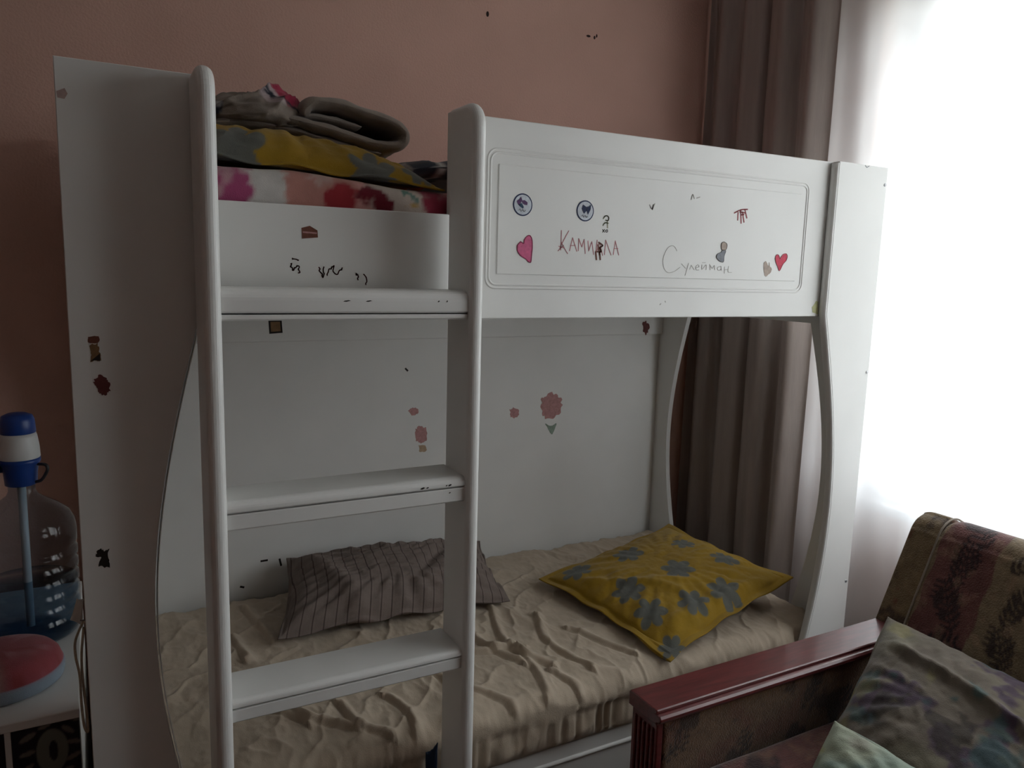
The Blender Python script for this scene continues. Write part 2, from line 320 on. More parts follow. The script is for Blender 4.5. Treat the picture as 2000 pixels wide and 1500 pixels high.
def wall_with_hole():
    bm = bmesh.new()
    for (y0, y1, z0, z1) in ((RY0, RY1, -.06, WZ0), (RY0, RY1, WZ1, RZ), (RY0, WY0, WZ0, WZ1), (WY1, RY1, WZ0, WZ1)):
        t = box(WX, WX+.22, y0, y1, z0, z1); bm.from_mesh(t)
    return from_bm(bm)
tag(link('wall_right', wall_with_hole(), M['wall']), 'pink papered wall around the curtained window', 'wall', kind='structure')
tag(link('baseboard_back', box(RX0, RX1, RY1-.014, RY1, 0, .06, .003), M['skirt']), 'brown skirting board along the wall behind the bed', 'baseboard', kind='structure')
M['speck'] = flat('dark_speck', '2a1410')
for k, (x, z, a, b) in enumerate(((1.024, 2.228, .005, .009), (1.424, 2.223, .009, .004), (1.450, 2.222, .004, .006), (1.459, 2.229, .003, .006))):
    pts = [(x+a*math.cos(t*math.pi/4), z+b*math.sin(t*math.pi/4)) for t in range(8)]
    link('wallpaper_tear', prism(pts, 'y', RY1-.0012, RY1+.001), M['speck'], wb)

# window in the right wall
win = thing('window_1', (WX+.11, (WY0+WY1)/2, WZ0), 'bright window behind the white sheer curtain', 'window', kind='structure')
def frame_mesh(y0, y1, z0, z1, w, x0, x1):
    bm = bmesh.new()
    for b in ((y0, y0+w, z0, z1), (y1-w, y1, z0, z1), (y0+w, y1-w, z0, z0+w), (y0+w, y1-w, z1-w, z1)):
        bm.from_mesh(box(x0, x1, *b, bev=.004))
    return from_bm(bm)
link('window_frame', frame_mesh(WY0, WY1, WZ0, WZ1, .06, WX+.07, WX+.14), M['pvc'], win)
ys = [WY0+.06, WY0+.68, WY1-.68, WY1-.06]
for a, b in ((ys[0], ys[1]), (ys[1], ys[2]), (ys[2], ys[3])):
    sa = link('sash', frame_mesh(a+.002, b-.002, WZ0+.062, WZ1-.062, .055, WX+.08, WX+.135), M['pvc'], win)
    link('pane', box(WX+.104, WX+.110, a+.057, b-.057, WZ0+.117, WZ1-.117), M['pane'], sa)
link('window_sill', box(WX-.004, WX+.075, WY0+.002, WY1-.002, WZ0-.03, WZ0+.002, .006), M['pvc'], win)

# ================================================================== curtains
CZ0, CZ1 = .03, 2.56
def curtain_mesh(y0, y1, x0, fold, amp, ny, nz, seed, flare=0, z0=CZ0, z1=CZ1):
    ys_ = np.linspace(0, 1, ny); zs = np.linspace(0, 1, nz); V = []
    for t in zs:
        z = z1+(z0-z1)*t
        Y = y0+(y1-y0)*ys_
        ph = ys_*fold*2*math.pi+1.6*fbm(ys_*fold*.55, np.full(ny, t*.6), seed, 2)*2
        a = amp*(.55+.6*vn(ys_*fold*.8, np.full(ny, t*.8), seed+3))*(.75+.25*t)
        X = x0+a*np.sin(ph)+.25*a*np.sin(2.3*ph+1)+.006*(fbm(ys_*6, np.full(ny, t*5), seed+9)-.5)
        Yd = Y+flare*t*(ys_-.5)+.3*a*np.cos(ph*1.0)
        V += list(zip(X, Yd, np.full(ny, z)))
    I, J = np.meshgrid(np.arange(nz-1), np.arange(ny-1), indexing='ij'); f = np.stack([I*ny+J, I*ny+J+1, (I+1)*ny+J+1, (I+1)*ny+J], 2).reshape(-1, 4)
    return pyd(V, f)
cur = thing('drape_curtain', (1.965, .66, CZ0), 'heavy taupe satin drape hanging in the corner behind the bed', 'curtain')
link('curtain_cloth', curtain_mesh(.362, .950, 1.955, 4.2, .036, 240, 60, 4), M['curtain'], cur, True)
shr = thing('sheer_curtain', (2.025, -.8, CZ0), 'white sheer curtain with faint leaf pattern across the bright window', 'curtain')
link('curtain_cloth', curtain_mesh(-2.75, .46, 2.012, 15, .017, 560, 40, 12), M['sheer'], shr, True)
rail = thing('curtain_rail', (2.0, -.8, 2.57), 'white ceiling curtain rail above the window', 'curtain rail')
link('rail_track', box(1.94, 2.06, -2.85, .955, 2.565, 2.59, .004), M['pvc'], rail)
for y in (-2.0, -.8, .4):
    link('rail_bracket', box(1.97, 2.03, y-.02, y+.02, 2.588, RZ+.001), M['pvc'], rail)

# ================================================================== the bunk bed
LB, WG, TH = 1.594, .203, .022
HT, HB = 1.707, 1.294
bed = thing('bunk_bed', (LB/2, .46, 0), 'white laminate bunk bed with ladder, scribbled guard rail and curved end boards', 'bunk bed')
def bulge(z):
    if z >= 1.30 or z <= .20: return 0.0
    return .089*math.sin(math.pi*(1.30-z)/1.10)
ZC = [1.30-1.10*k/48 for k in range(49)]
def wing_outline(side):
    inner = [(-.004, HT), ] + [(-.004-bulge(z), z) for z in ZC] + [(-.004, 0)]
    pts = [(-WG, 0), (-WG, HT)] + inner
    if side > 0: pts = [(LB-x, z) for x, z in pts]
    return pts
for side in (-1, 1):
    w = link('front_end_board', prism(wing_outline(side), 'y', 0, TH, .0012, 1), M['white'], bed)
    # rounded edge band along the curved edge
    path = [(-.001, HT-.004)] + [(-.001, z) for z in np.linspace(HT-.02, 1.32, 12)] + [(-.001-bulge(z), z) for z in ZC] + [(-.001, .1), (-.001, .004)]
    rings = []
    for i, (x, z) in enumerate(path):
        a = path[max(i-1, 0)]; b = path[min(i+1, len(path)-1)]
        t = np.array([b[0]-a[0], b[1]-a[1]]); t /= np.linalg.norm(t); nrm = np.array([-t[1], t[0]])
        if nrm[0] < 0: nrm = -nrm
        ring = []
        for k in range(13):
            an = -math.pi/2+math.pi*k/12
            d = (.0075 if side > 0 else .0022)*math.cos(an); y = TH/2+(TH/2+.0008)*math.sin(an)
            q = np.array([x, z])+nrm*d
            ring.append((q[0] if side < 0 else LB-q[0], y, q[1]))
        rings.append(ring)
    link('edge_band', loft(rings), M['white'], w, True)
# end panels with barrel-shaped opening
def end_panel(x0, x1):
    y0, y1 = TH, .937
    def yb(z, s):
        q = .18-(.085*math.sin(math.pi*(1.26-z)/.96) if .30 < z < 1.26 else 0)
        return y0+q if s < 0 else y1-q
    zs = np.linspace(.30, 1.26, 25)
    bm = bmesh.new()
    ol = [(y0, 0), (y0, HT), (y1, HT), (y1, 0)]
    il = [(yb(z, -1), z) for z in zs]+[(yb(z, 1), z) for z in zs[::-1]]
    loops = []
    for x in (x0, x1):
        o_ = [bm.verts.new((x, *p)) for p in ol]; i_ = [bm.verts.new((x, *p)) for p in il]
        loops.append((o_, i_))
        eo = [bm.edges.new((o_[k], o_[(k+1) % 4])) for k in range(4)]
        ei = [bm.edges.new((i_[k], i_[(k+1) % len(i_)])) for k in range(len(i_))]
        bmesh.ops.triangle_fill(bm, use_beauty=True, use_dissolve=False, edges=eo+ei)
    for w_ in (0, 1):
        A, B = loops[0][w_], loops[1][w_]
        for k in range(len(A)): bm.faces.new((A[k], A[(k+1) % len(A)], B[(k+1) % len(A)], B[k]))
    bmesh.ops.recalc_face_normals(bm, faces=bm.faces[:])
    return from_bm(bm)
link('end_panel', end_panel(-WG+.002, -WG+.020), M['white'], bed)
link('end_panel', end_panel(LB+WG-.020, LB+WG-.002), M['white'], bed)
X0, X1 = -WG+.0205, LB+WG-.0205
link('back_panel', box(X0, X1, .917, .935, .18, 1.165), M['white'], bed)
link('back_rail', box(X0, X1, .899, .935, 1.1655, 1.44, .003), M['white'], bed)
link('upper_bunk_base', box(X0, X1, .042, .898, 1.300, 1.318), M['white'], bed)
link('lower_bunk_base', box(X0, X1, .0552, .916, .20, .222), M['white'], bed)
lr = link('lower_side_rail', box(X0, X1, .044, .0548, .035, .2225, .003, 2), M['white'], bed)
link('rail_bead', tube([(X0+.002, .044, .178), (X1-.002, .044, .178)], .006, 12), M['white'], lr, True)
for x in (X0+.25, .8, X1-.27):
    link('base_support', box(x, x+.018, .06, .9, 0, .1995), M['white'], bed)
# guard rail and its routed frames
gr = link('guard_rail', box(.480, LB+.02, TH+.0005, .040, HB, HT, .0015, 1), M['white'], bed)
def rrect(x0, x1, z0, z1, r, y):
    P = []
    for cx, cz, a0 in ((x1-r, z1-r, 0), (x0+r, z1-r, 90), (x0+r, z0+r, 180), (x1-r, z0+r, 270)):
        for k in range(7):
            a = math.radians(a0+15*k); P.append((cx+r*math.cos(a), y, cz+r*math.sin(a)))
    return P
YG = TH+.0005
link('routed_frame', tube(rrect(.564, 1.516, 1.359, 1.645, .022, YG+.0008), .0026, 8, True), M['white'], gr, True)
link('routed_frame', tube(rrect(.571, 1.509, 1.366, 1.638, .018, YG+.0008), .0026, 8, True), M['white'], gr, True)
link('raised_field', box(.589, 1.488, YG-.0022, YG+.001, 1.388, 1.6155, .0015, 1), M['white'], gr)
YF = YG-.0022                                   # face of the raised field
lb = link('ladder_guard_board', box(-.06, .4795, TH+.0005, .040, HB, 1.506, .002, 2), M['white'], bed)
# ladder
def stile_mesh(x0, x1):
    r = .045; pts = [(-.0005, 0), (-.0005, 1.706)]
    for k in range(9):
        a = math.radians(90+90*k/8); pts.append((-.1185+r+r*math.cos(a), 1.706-r+r*math.sin(a)))
    pts += [(-.1185, 0)]
    return prism(pts, 'x', x0, x1, .0132, 6)
for x in (-.0097, .4647):
    link('ladder_stile', stile_mesh(x, x+.028), M['white'], bed, False)
def rung(zs, z_lo, z_hi):
    X0_, X1_ = .0185, .4645
    def bullnose(z0, z1, yf, r):
        pts = [(-.001, z0), (-.001, z1)]
        for k in range(7):
            a = math.radians(90+90*k/6); pts.append((yf+r+r*math.cos(a), z1-r+r*math.sin(a)))
        r2 = .003
        pts += [(yf, z0+r2), (yf+r2, z0)]
        return prism(pts, 'x', X0_, X1_)
    t = link('ladder_rung', bullnose(zs+.0012, z_hi, -.107, min(.02, z_hi-zs-.006)), M['white'], bed)
    link('rung_underboard', bullnose(z_lo, zs-.0012, -.1045, .002), M['white'], t)
rung(1.3135, 1.302, 1.356); rung(.971, .941, .992); rung(.611, .585, .628); rung(.262, .236, .279)
for (x, z) in DEC['screws']:
    me = lathe([(0, .0012), (.0042, .0012), (.0048, 0), (.0048, -.002)], (0, 0), 14)
    me.transform(Matrix.Translation((min(x, 1.789), 0, z)) @ Matrix.Rotation(math.radians(90), 4, 'X')); link('screw_cap', me, M['metal'], bed)

# ---- stickers, crayon and pencil marks on the bed
INK = {k: flat(k, c) for k, c in dict(ink_navy='1d2b52', ink_white='d4d9e2', ink_purple='5b3a66', ink_teal='2c4a63', ink_pink='dd6a94', ink_pinkd='a83c66', ink_red='d8435c', ink_redd='a5484f',
       ink_crayon='cf8a90', ink_brown='7a4a3c', ink_graphite='9a9aa0', ink_faint='bdb8b1', ink_skin='b9a79a', ink_grey='8c8f96', ink_ghost='a5a48c', ink_black='2b2420', ink_yel='cfcf9c', ink_tan='8a6a4a',
       ink_rose='c2908f', ink_orange='bfa488', ink_green='94a596', ink_pale='b9a09a', ink_maroon='6d3a38').items()}
def decal(name, pts, ink, y, parent=bed, th=.0007, label=None, rough=0):
    if rough:
        P = smooth_path(list(pts)+[pts[0]], 5)[:-1]; c = sum(P)/len(P); pts = [tuple(c+(q-c)*(1+rough*(random.random()-.5))) for q in P]
    o = link(name, prism(pts, 'y', y-th, y+.0003), INK[ink], parent)
    if label: o['label'] = label
    return o
def strokes(name, lines, ink, y, w, parent=bed, label=None, th=.0006):
    bm = bmesh.new()
    for P in lines:
        if len(P) > 2: P = [tuple(q) for q in smooth_path(P, 4)]
        for a, b in zip(P[:-1], P[1:]):
            d = np.array([b[0]-a[0], b[1]-a[1]]); L = np.linalg.norm(d)
            if L < 1e-6: continue
            d /= L; n = np.array([-d[1], d[0]])*w/2; e = d*w*.3
            q = [np.array(a)-e+n, np.array(b)+e+n, np.array(b)+e-n, np.array(a)-e-n]
            bm.from_mesh(prism([tuple(k) for k in q], 'y', y-th, y+.0002))
    o = link(name, from_bm(bm), INK[ink], parent)
    if label: o['label'] = label
    return o
def circ(c, r, n=28): return [(c[0]+r*math.cos(2*math.pi*k/n), c[1]+r*math.sin(2*math.pi*k/n)) for k in range(n)]
for key, bf, r in (('badge1', 'bfly1', .0236), ('badge2', 'bfly2', .0230)):
    b_ = decal('round_sticker', circ(DEC[key], r), 'ink_navy', YF, label='round blue-rimmed sticker with a butterfly')
    decal('sticker_face', circ(DEC[key], r-.0027), 'ink_white', YF-.0004, b_, .0008)
    for i, p in enumerate(DEC[bf]): decal('butterfly_wing', p, ('ink_purple', 'ink_purple', 'ink_teal')[i] if bf == 'bfly1' else 'ink_navy', YF-.0010, b_, .0008)
    cx, cz = DEC[key]
    strokes('sticker_script', [[(cx-.010, cz-.012), (cx-.006, cz-.009), (cx-.004, cz-.014), (cx, cz-.010), (cx+.003, cz-.014), (cx+.007, cz-.011)]], 'ink_graphite', YF-.0010, .0012, b_)
h1 = decal('crayon_heart', DEC['heart1'], 'ink_pink', YF, label='pink crayon heart')
strokes('heart_outline', [DEC['heart1']+[DEC['heart1'][0]]], 'ink_pinkd', YF-.0006, .0016, h1)
strokes('crayon_lettering', DEC['letters'], 'ink_crayon', YF, .0016, label='child\'s name in red crayon capitals')
strokes('brown_scribble', DEC['brown'], 'ink_brown', YF-.0004, .0032)
strokes('faded_sticker', DEC['ghost'][:3], 'ink_ghost', YF, .0026); strokes('small_print', DEC['ghost'][3:], 'ink_black', YF, .0014)
strokes('red_crayon_drawing', DEC['redhand'], 'ink_redd', YF, .0032, label='red crayon squiggle')
dh = decal('figure_sticker', DEC['doll_head'], 'ink_skin', YF); decal('figure_body', DEC['doll_body'], 'ink_grey', YF-.0003, dh)
strokes('figure_outline', [DEC['doll_head']+[DEC['doll_head'][0]], DEC['doll_body']+[DEC['doll_body'][0]]], 'ink_black', YF-.0006, .0009, dh)
decal('peeled_sticker', DEC['glove'], 'ink_skin', YF, rough=.15)
h2 = decal('crayon_heart', DEC['heart2'], 'ink_red', YF, label='small red crayon heart')
strokes('heart_outline', [DEC['heart2']+[DEC['heart2'][0]]], 'ink_redd', YF-.0006, .001, h2)
strokes('pencil_lettering', DEC['pencil'], 'ink_faint', YF, .0011, label='name written in faint grey pencil')
for i, p in enumerate(DEC['faint']): strokes('pencil_smudge', [p], 'ink_faint', YF if i < 3 else YG, .0022)
decal('corner_sticker', DEC['corner'], 'ink_yel', YG)
ck = decal('cake_sticker', DEC['cake'], 'ink_brown', YG, label='little brown cake sticker')
cx = [p[0] for p in DEC['cake']]; cz = [p[1] for p in DEC['cake']]
strokes('cake_icing', [[(min(cx)+.003, (min(cz)+max(cz))/2), (max(cx)-.003, (min(cz)+max(cz))/2-.001)]], 'ink_rose', YG-.0006, .003, ck)
for p in DEC['scrib']:
    P = smooth_path(p, 6); P = [(q[0]+random.uniform(-.002, .002), q[1]+random.uniform(-.002, .002)) for q in P]; strokes('pen_scribble', [P], 'ink_maroon', YG, .0021)
rs = decal('square_sticker', DEC['rail_stk'], 'ink_black', .899, label='brown ornate square sticker')
q = DEC['rail_stk']; qx = sum(p[0] for p in q)/4; qz = sum(p[1] for p in q)/4
decal('sticker_face', [((x-qx)*.72+qx, (z-qz)*.72+qz) for x, z in q], 'ink_tan', .8985, rs)
decal('dark_sticker', DEC['rail_stk2'], 'ink_maroon', .899, rough=.5)
for k, ink in (('b_pink', 'ink_rose'), ('b_orange', 'ink_orange'), ('b_red', 'ink_rose'), ('b_green', 'ink_green')):
    for p in DEC[k]: decal('faded_crayon_blot', p, ink, .917, rough=.28)
for p in DEC['b_dash']: strokes('black_mark', [p], 'ink_black', .917, .006)
decal('torn_sticker', DEC['w_rect'], 'ink_brown', 0, rough=0.12); decal('torn_sticker', DEC['w_red'], 'ink_maroon', 0, rough=0.35, label='dark red torn sticker')
t2 = decal('torn_sticker', DEC['w_fig'], 'ink_tan', 0, rough=0.35); decal('sticker_rest', [(x, z) for x, z in DEC['w_fig'][2:6]], 'ink_black', -.0004, t2)
decal('torn_sticker', DEC['w_black'], 'ink_black', 0, rough=0.35, label='black remains of a torn sticker')
pale = [(max(x, -.2025), z) for x, z in DEC['w_pale']]; decal('pale_patch', pale, 'ink_pale', 0)
strokes('pencil_tick', [[(x, min(z, 1.705)) for x, z in DEC['tick']]], 'ink_grey', 0, .0016)
# chipped paint on the ladder rungs
def chips(z, y, spots):
    for (x, w_, h_) in spots:
        link('paint_chip', prism([(x-w_, z-h_*.4), (x-w_*.2, z-h_*.6), (x+w_, z+h_*.2), (x+w_*.4, z+h_*.7), (x-w_*.6, z+h_*.3)], 'y', y-.0006, y+.0004), INK['ink_black'], bed)
chips(1.336, -.107, [(.228, .007, .0022), (.268, .006, .0020), (.403, .002, .0025), (.420, .0015, .003)])
chips(.978, -.107, [(.375, .005, .003), (.385, .003, .002), (.432, .004, .003), (.425, .002, .002)]); chips(.962, -.1045, [(.433, .002, .002)])

# ================================================================== textiles
def closed_pillow(corners, T, N=90, flange=.06, seed=1, colfn=None, wr=.006, bottom=.35, pinch=.05, crease=None, sag=None, up=None):
    c = [np.array(p, float) for p in corners]                 # A(s-,t-) B(s+,t-) C(s+,t+) D(s-,t+)
    g = np.linspace(-1, 1, N); s, t = np.meshgrid(g, g, indexing='ij')
    s0 = s*(1-pinch*(1-t*t)*np.abs(s)); t0 = t*(1-pinch*(1-s*s)*np.abs(t))
    u, v = (s0+1)/2, (t0+1)/2
    P = ((1-u)*(1-v))[..., None]*c[0]+(u*(1-v))[..., None]*c[1]+(u*v)[..., None]*c[2]+((1-u)*v)[..., None]*c[3]
    nrm = np.cross(c[1]-c[0]+c[2]-c[3], c[3]-c[0]+c[2]-c[1]); nrm /= np.linalg.norm(nrm)
    if up is not None and nrm @ np.array(up) < 0: nrm = -nrm
    a = np.clip(np.abs(s)/(1-flange), 0, 1); b = np.clip(np.abs(t)/(1-flange), 0, 1)
    h = (np.clip((1-a**2.2)*(1-b**2.2), 0, 1))**.5
    edge = sstep(.25, .95, np.maximum(a, b))
    w1 = (fbm(s*2.2+seed, t*2.2, seed)-.5)
    ang = np.arctan2(t, s); rad = (np.sin(ang*17+8*fbm(s*2, t*2, seed+5))*.5+np.sin(ang*29+seed))*edge*(1-edge*.55)
    fine = np.abs(fbm(s*5, t*5, seed+11)-.5)*2
    top = T*h*(1+.25*w1)+wr*(rad*.55+(fine-.4)*.9)*np.minimum(1, h*2+.15)+.002
    if crease is not None: top = top+crease(s, t)
    bot = -bottom*T*h-.002
    flut = .5*wr*np.sin(ang*13+seed)*(np.maximum(a, b) > .999)
    Vt = P+nrm*(top+flut)[..., None]; Vb = P+nrm*(bot+flut)[..., None]
    if sag is not None:
        Vt = sag(Vt); Vb = sag(Vb)
    V = np.concatenate([Vt.reshape(-1, 3), Vb.reshape(-1, 3)])
    K = N*N; I, J = np.meshgrid(np.arange(N-1), np.arange(N-1), indexing='ij')
    F1 = np.stack([I*N+J, (I+1)*N+J, (I+1)*N+J+1, I*N+J+1], 2).reshape(-1, 4)
    rim = np.array([i*N for i in range(N)]+[(N-1)*N+j for j in range(1, N)]+[i*N+N-1 for i in range(N-2, -1, -1)]+[j for j in range(N-2, 0, -1)])
    nx = np.roll(rim, -1); F = np.concatenate([F1, K+F1[:, ::-1], np.stack([rim, K+rim, K+nx, nx], 1)])
    C = None
    if colfn is not None:
        Lx = np.linalg.norm(c[1]-c[0]); Ly = np.linalg.norm(c[3]-c[0])
        C0 = colfn(s*Lx/2, t*Ly/2); C = np.concatenate([C0.reshape(-1, 3), C0.reshape(-1, 3)])
    return fix_normals(pyd(V, F, C))
def flowers(base, ink, spots, n=6, R=.05):
    def fn(x, y):
        c = np.ones(x.shape+(3,))*np.array(base)
        c = c*(.9+.2*fbm(x*9, y*9, 3))[..., None]
        for (cx, cy, th, k) in spots:
            dx = x-cx; dy = y-cy; d = np.hypot(dx, dy); an = np.arctan2(dy, dx)
            r = R*k*(.50+.5*np.abs(np.cos(n/2*(an-th)))**.7)
            c = mixc(c, ink, sstep(0.0025, -.0025, d-r)*.88)
            c = mixc(c, np.array(ink)*.7, sstep(.003, 0, np.abs(np.cos(n/2*(an-th)))*d*.6)*sstep(r*.8, r*.2, d)*.3)
        return c
    return fn
YEL, GRYF = lin('a07e22'), lin('5c6466')

# lower mattress in its beige sheet
CRE = [[(.12, .30), (.2, .20), (.29, .12), (.36, .06)], [(.407, .20), (.427, .13), (.424, .07)], [(.587, .16), (.632, .10), (.662, .05)], [(.801, .25), (.791, .15), (.765, .06)], [(.83, .12), (.85, .05)], [(.187, .26), (.211, .18)],
       [(.122, .64), (.134, .52)], [(.181, .80), (.214, .60)], [(.297, .22), (.307, .12)], [(.847, .52), (.784, .30), (.841, .16)], [(.62, .40), (.70, .30), (.82, .27)], [(.95, .42), (.90, .28), (.93, .10)], [(1.0, .30), (1.08, .12)], [(.5, .35), (.56, .22), (.55, .1)], [(.75, .46), (.72, .36), (.78, .2)]]
def mattress():
    x0, x1, y0, y1, z0, z1 = X0+.008, X1-.008, .028, .905, .2235, .366
    nx = 620; r = .045; prof = []
    for k in range(8): prof.append((y0+.012*k/7 if False else y0+.01, z0+k*(z1-r-z0)/8))
    for k in range(10):
        a = math.pi-math.pi/2*k/9; prof.append((y0+r+r*math.cos(a), z1-r+r*math.sin(a)))
    for k in range(1, 190): prof.append((y0+r+(y1-y0-2*r)*k/190, z1))
    for k in range(10):
        a = math.pi/2-math.pi/2*k/9; prof.append((y1-r+r*math.cos(a), z1-r+r*math.sin(a)))
    for k in range(6): prof.append((y1, z1-r-(k+1)*(z1-r-z0)/6))
    prof += [(y1-.05, z0), (y0+.05, z0)]
    prof = np.array(prof); m = len(prof)
    nr = np.zeros_like(prof)
    d = np.roll(prof, -1, 0)-np.roll(prof, 1, 0); nr[:, 0] = -d[:, 1]; nr[:, 1] = d[:, 0]; nr /= np.linalg.norm(nr, axis=1)[:, None]+1e-9
    xs = np.linspace(x0, x1, nx); Y = np.tile(prof[:, 0], (nx, 1)); Z = np.tile(prof[:, 1], (nx, 1)); X = np.tile(xs[:, None], (1, m))
    arc = np.cumsum(np.r_[0, np.linalg.norm(np.diff(prof, axis=0), axis=1)]); A = np.tile(arc, (nx, 1))
    disp = .012*(fbm(X*3.0, A*3.0, 21)-.5)
    # soft ridges radiating over the sheet
    q = fbm(X*2.3+3, A*2.3, 33)
    rid = 1-np.abs(np.sin((X*11+A*7+q*9)))
    disp += .0085*np.power(np.clip(rid, 0, 1), 2)*(.3+fbm(X*4, A*4, 51))*1.2
    rid2 = 1-np.abs(np.sin((X*21-A*15+q*13+fbm(X*6, A*6, 8)*4)))
    disp += .005*np.power(np.clip(rid2, 0, 1), 3)
    disp += .004*np.abs(fbm(X*26, A*14, 70)-.5)*2+.0028*np.power(1-np.abs(2*fbm(X*16+A*5, A*11-X*7, 75)-1), 4)
    for cr in CRE:
        cr = smooth_path(cr, 5)
        best = np.full(X.shape, 9.0); sg = np.zeros(X.shape)
        for a, b in zip(cr[:-1], cr[1:]):
            a = np.array(a); b = np.array(b); ab = b-a; L2 = ab@ab
            t = np.clip(((X-a[0])*ab[0]+(Y-a[1])*ab[1])/L2, 0, 1)
            dx = X-(a[0]+t*ab[0]); dy = Y-(a[1]+t*ab[1]); dd = np.hypot(dx, dy); s_ = np.sign(ab[0]*dy-ab[1]*dx)
            k = dd < best; best = np.where(k, dd, best); sg = np.where(k, s_, sg)
        topm = Z > z1-.03
        sd_ = np.clip(best*sg, -.06, .06); disp += topm*(.012*np.exp(-((sd_-.012)/.014)**2)-.007*np.exp(-(best/.006)**2))
    # gathers along the front edge
    front = sstep(y0+.07, y0+.02, Y)
    disp += front*.006*np.sin(X*95+5*fbm(X*7, A*0, 4)*6)*sstep(z1, z0+.03, Z)
    disp *= sstep(x0, x0+.02, X)*sstep(x1, x1-.02, X)*.98+.02
    disp *= sstep(z0-.001, z0+.02, Z)
    Yn = Y+nr[None, :, 0]*disp; Zn = Z+nr[None, :, 1]*disp
    Zn += (Z > z0+.06)*(.012*sstep(.2, .75, Y))*(Z-z0)/(z1-z0)
    Zn += front*(.018*(fbm(X*2.2, A*0, 90)-.3))*sstep(z1-.02, z0, Z)
    Yn = np.maximum(Yn, .0245+.0*Yn); Yn = np.minimum(Yn, .914); Zn = np.maximum(Zn, z0)
    R = []
    for i in range(nx):
        t = min(i, nx-1-i)/8; e = math.sqrt(max(0, 1-(1-min(1, t))**2)); k = .70+.30*e
        zc = z0; yc = (y0+y1)/2
        R.append(np.stack([X[i], yc+(Yn[i]-yc)*(.985+.015*e), zc+(Zn[i]-zc)*k], 1))
    return loft(R)
mt = thing('lower_mattress', (.8, .46, .2225), 'mattress on the lower bunk under a crumpled beige sheet', 'mattress')
link('beige_sheet', mattress(), M['sheet'], mt, True)

# yellow pillow lying on the lower bunk
A_, B_, C_, D_ = (1.065, .590, .412), (1.705, .715, .464), (1.735, .150, .460), (1.135, .020, .388)
sp = [(-.05, .136, .3, .95), (.150, .060, .6, .8), (.185, -.100, .1, .9), (-.225, .200, .9, .9), (-.005, -.055, .2, 1), (-.205, -.02, .4, .95), (-.095, -.200, .6, .95), (.03, -.225, 1.0, 1.05), (-.225, -.135, .3, .95), (-.268, -.258, .2, .75)]
def cr_y(s, t):   # slack cover near the front corner and the left side
    return -.016*np.exp(-(((s+.95)/.20)**2+((t+.75)/.30)**2))+.011*np.exp(-((s+.55+.25*np.sin(t*3))/.06)**2)*sstep(-.9, -.3, t)*sstep(.8, .3, t)+.010*np.exp(-((t+.80+.12*s)/.07)**2)*sstep(-1, -.5, s)*sstep(1, .4, s)+.009*np.exp(-((s*.7+t*.7+.35)/.05)**2)*np.exp(-((s-t)/.5)**2)
me = closed_pillow([D_, C_, B_, A_], .062, 210, .075, 5, flowers(YEL, GRYF, sp, 6, .058), .008, .08, .05, crease=cr_y, up=(0, 0, 1))
yp = link('yellow_pillow', me, M['cloth'], None, True, (1.4, .37, .375))
tag(yp, 'yellow pillow with grey flowers lying flat on the lower bunk', 'pillow', 'yellow flower pillows')

# striped pillow leaning on the back panel
def stripes(x, y):
    return np.stack([x+.9+.006*np.sin(y*22)+.05*y+.008*(fbm(x*6, y*6, 4)-.5), y+.9, y*0], -1)
me = closed_pillow([(.228, .545, .405), (.915, .505, .403), (.985, .862, .455), (.325, .878, .488)], .090, 130, .03, 9, stripes, .014, .06, .05, up=(0, -.3, 1),
                   crease=lambda s, t: .018*np.exp(-((s+.62+.3*t)/.10)**2)*sstep(1, .5, t)-.015*np.exp(-((s-.35-.4*t)/.08)**2)*sstep(-.9, 0, t))
tag(link('striped_pillow', me, M['stripes'], None, True, (.6, .7, .39)), 'greyish pillow with thin dark stripes against the back panel', 'pillow')

# upper bunk: mattress in a watercolour-print cover
def upper_cols(P):
    x, y, z = P[..., 0], P[..., 1], P[..., 2]
    wob = .02*(fbm(z*18+y*5, x*6, 3)-.5)*2; xx = x+wob; x_, z_ = x, z
    xx = xx+.050*(fbm(x*34, z*34+y*20, 31)-.5); z = z+.040*(fbm(x*30+7, z*30+y*20, 37)-.5)
    c = np.ones(x.shape+(3,))*np.array(lin('d8a09a'))
    for a, b, col in ((-.3, .100, 'a84d76'), (.095, .168, 'cfcac6'), (.165, .30, 'c28a80'), (.33, .46, 'd5c6bb'), (.44, .62, '9a3448'), (.62, .80, 'd9cfc8'), (.80, 1.0, 'c76a88'), (1.0, 1.3, 'd9b0a0'), (1.3, 1.9, 'c24f86')):
        m = sstep(a-.008, a+.008, xx)*sstep(b+.008, b-.008, xx); c = mixc(c, lin(col), m)
    c = mixc(c, lin('a8343c'), sstep(.035, .025, np.hypot(xx-.275, (z-1.525)*.8)))
    c = mixc(c, lin('7c1f30'), sstep(.030, .022, np.hypot(xx-.33, (z-1.540)*1.2)+.02*(fbm(x*40, z*40, 5)-.5)))
    c = mixc(c, lin('7c1f30'), sstep(.022, .015, np.hypot((xx-.355), (z-1.520)*.8)))
    c = mixc(c, lin('6b8f84'), sstep(.012, .008, np.hypot(xx-.412, z-1.540)))
    c = mixc(c, lin('cba45c'), sstep(.018, .010, np.hypot(xx-.415, (z-1.520)*2)))
    c = mixc(c, lin('e0b0b8'), sstep(1.565, 1.578, z)*sstep(.10, .02, np.abs(xx-.05))*.4)
    c = mixc(c, lin('cfc0b8'), sstep(.60, .72, fbm(x*22+3, z_*22+y*10, 61))*.45)
    return c*(.85+.26*fbm(x*14, z*14+y*14, 8))[..., None]
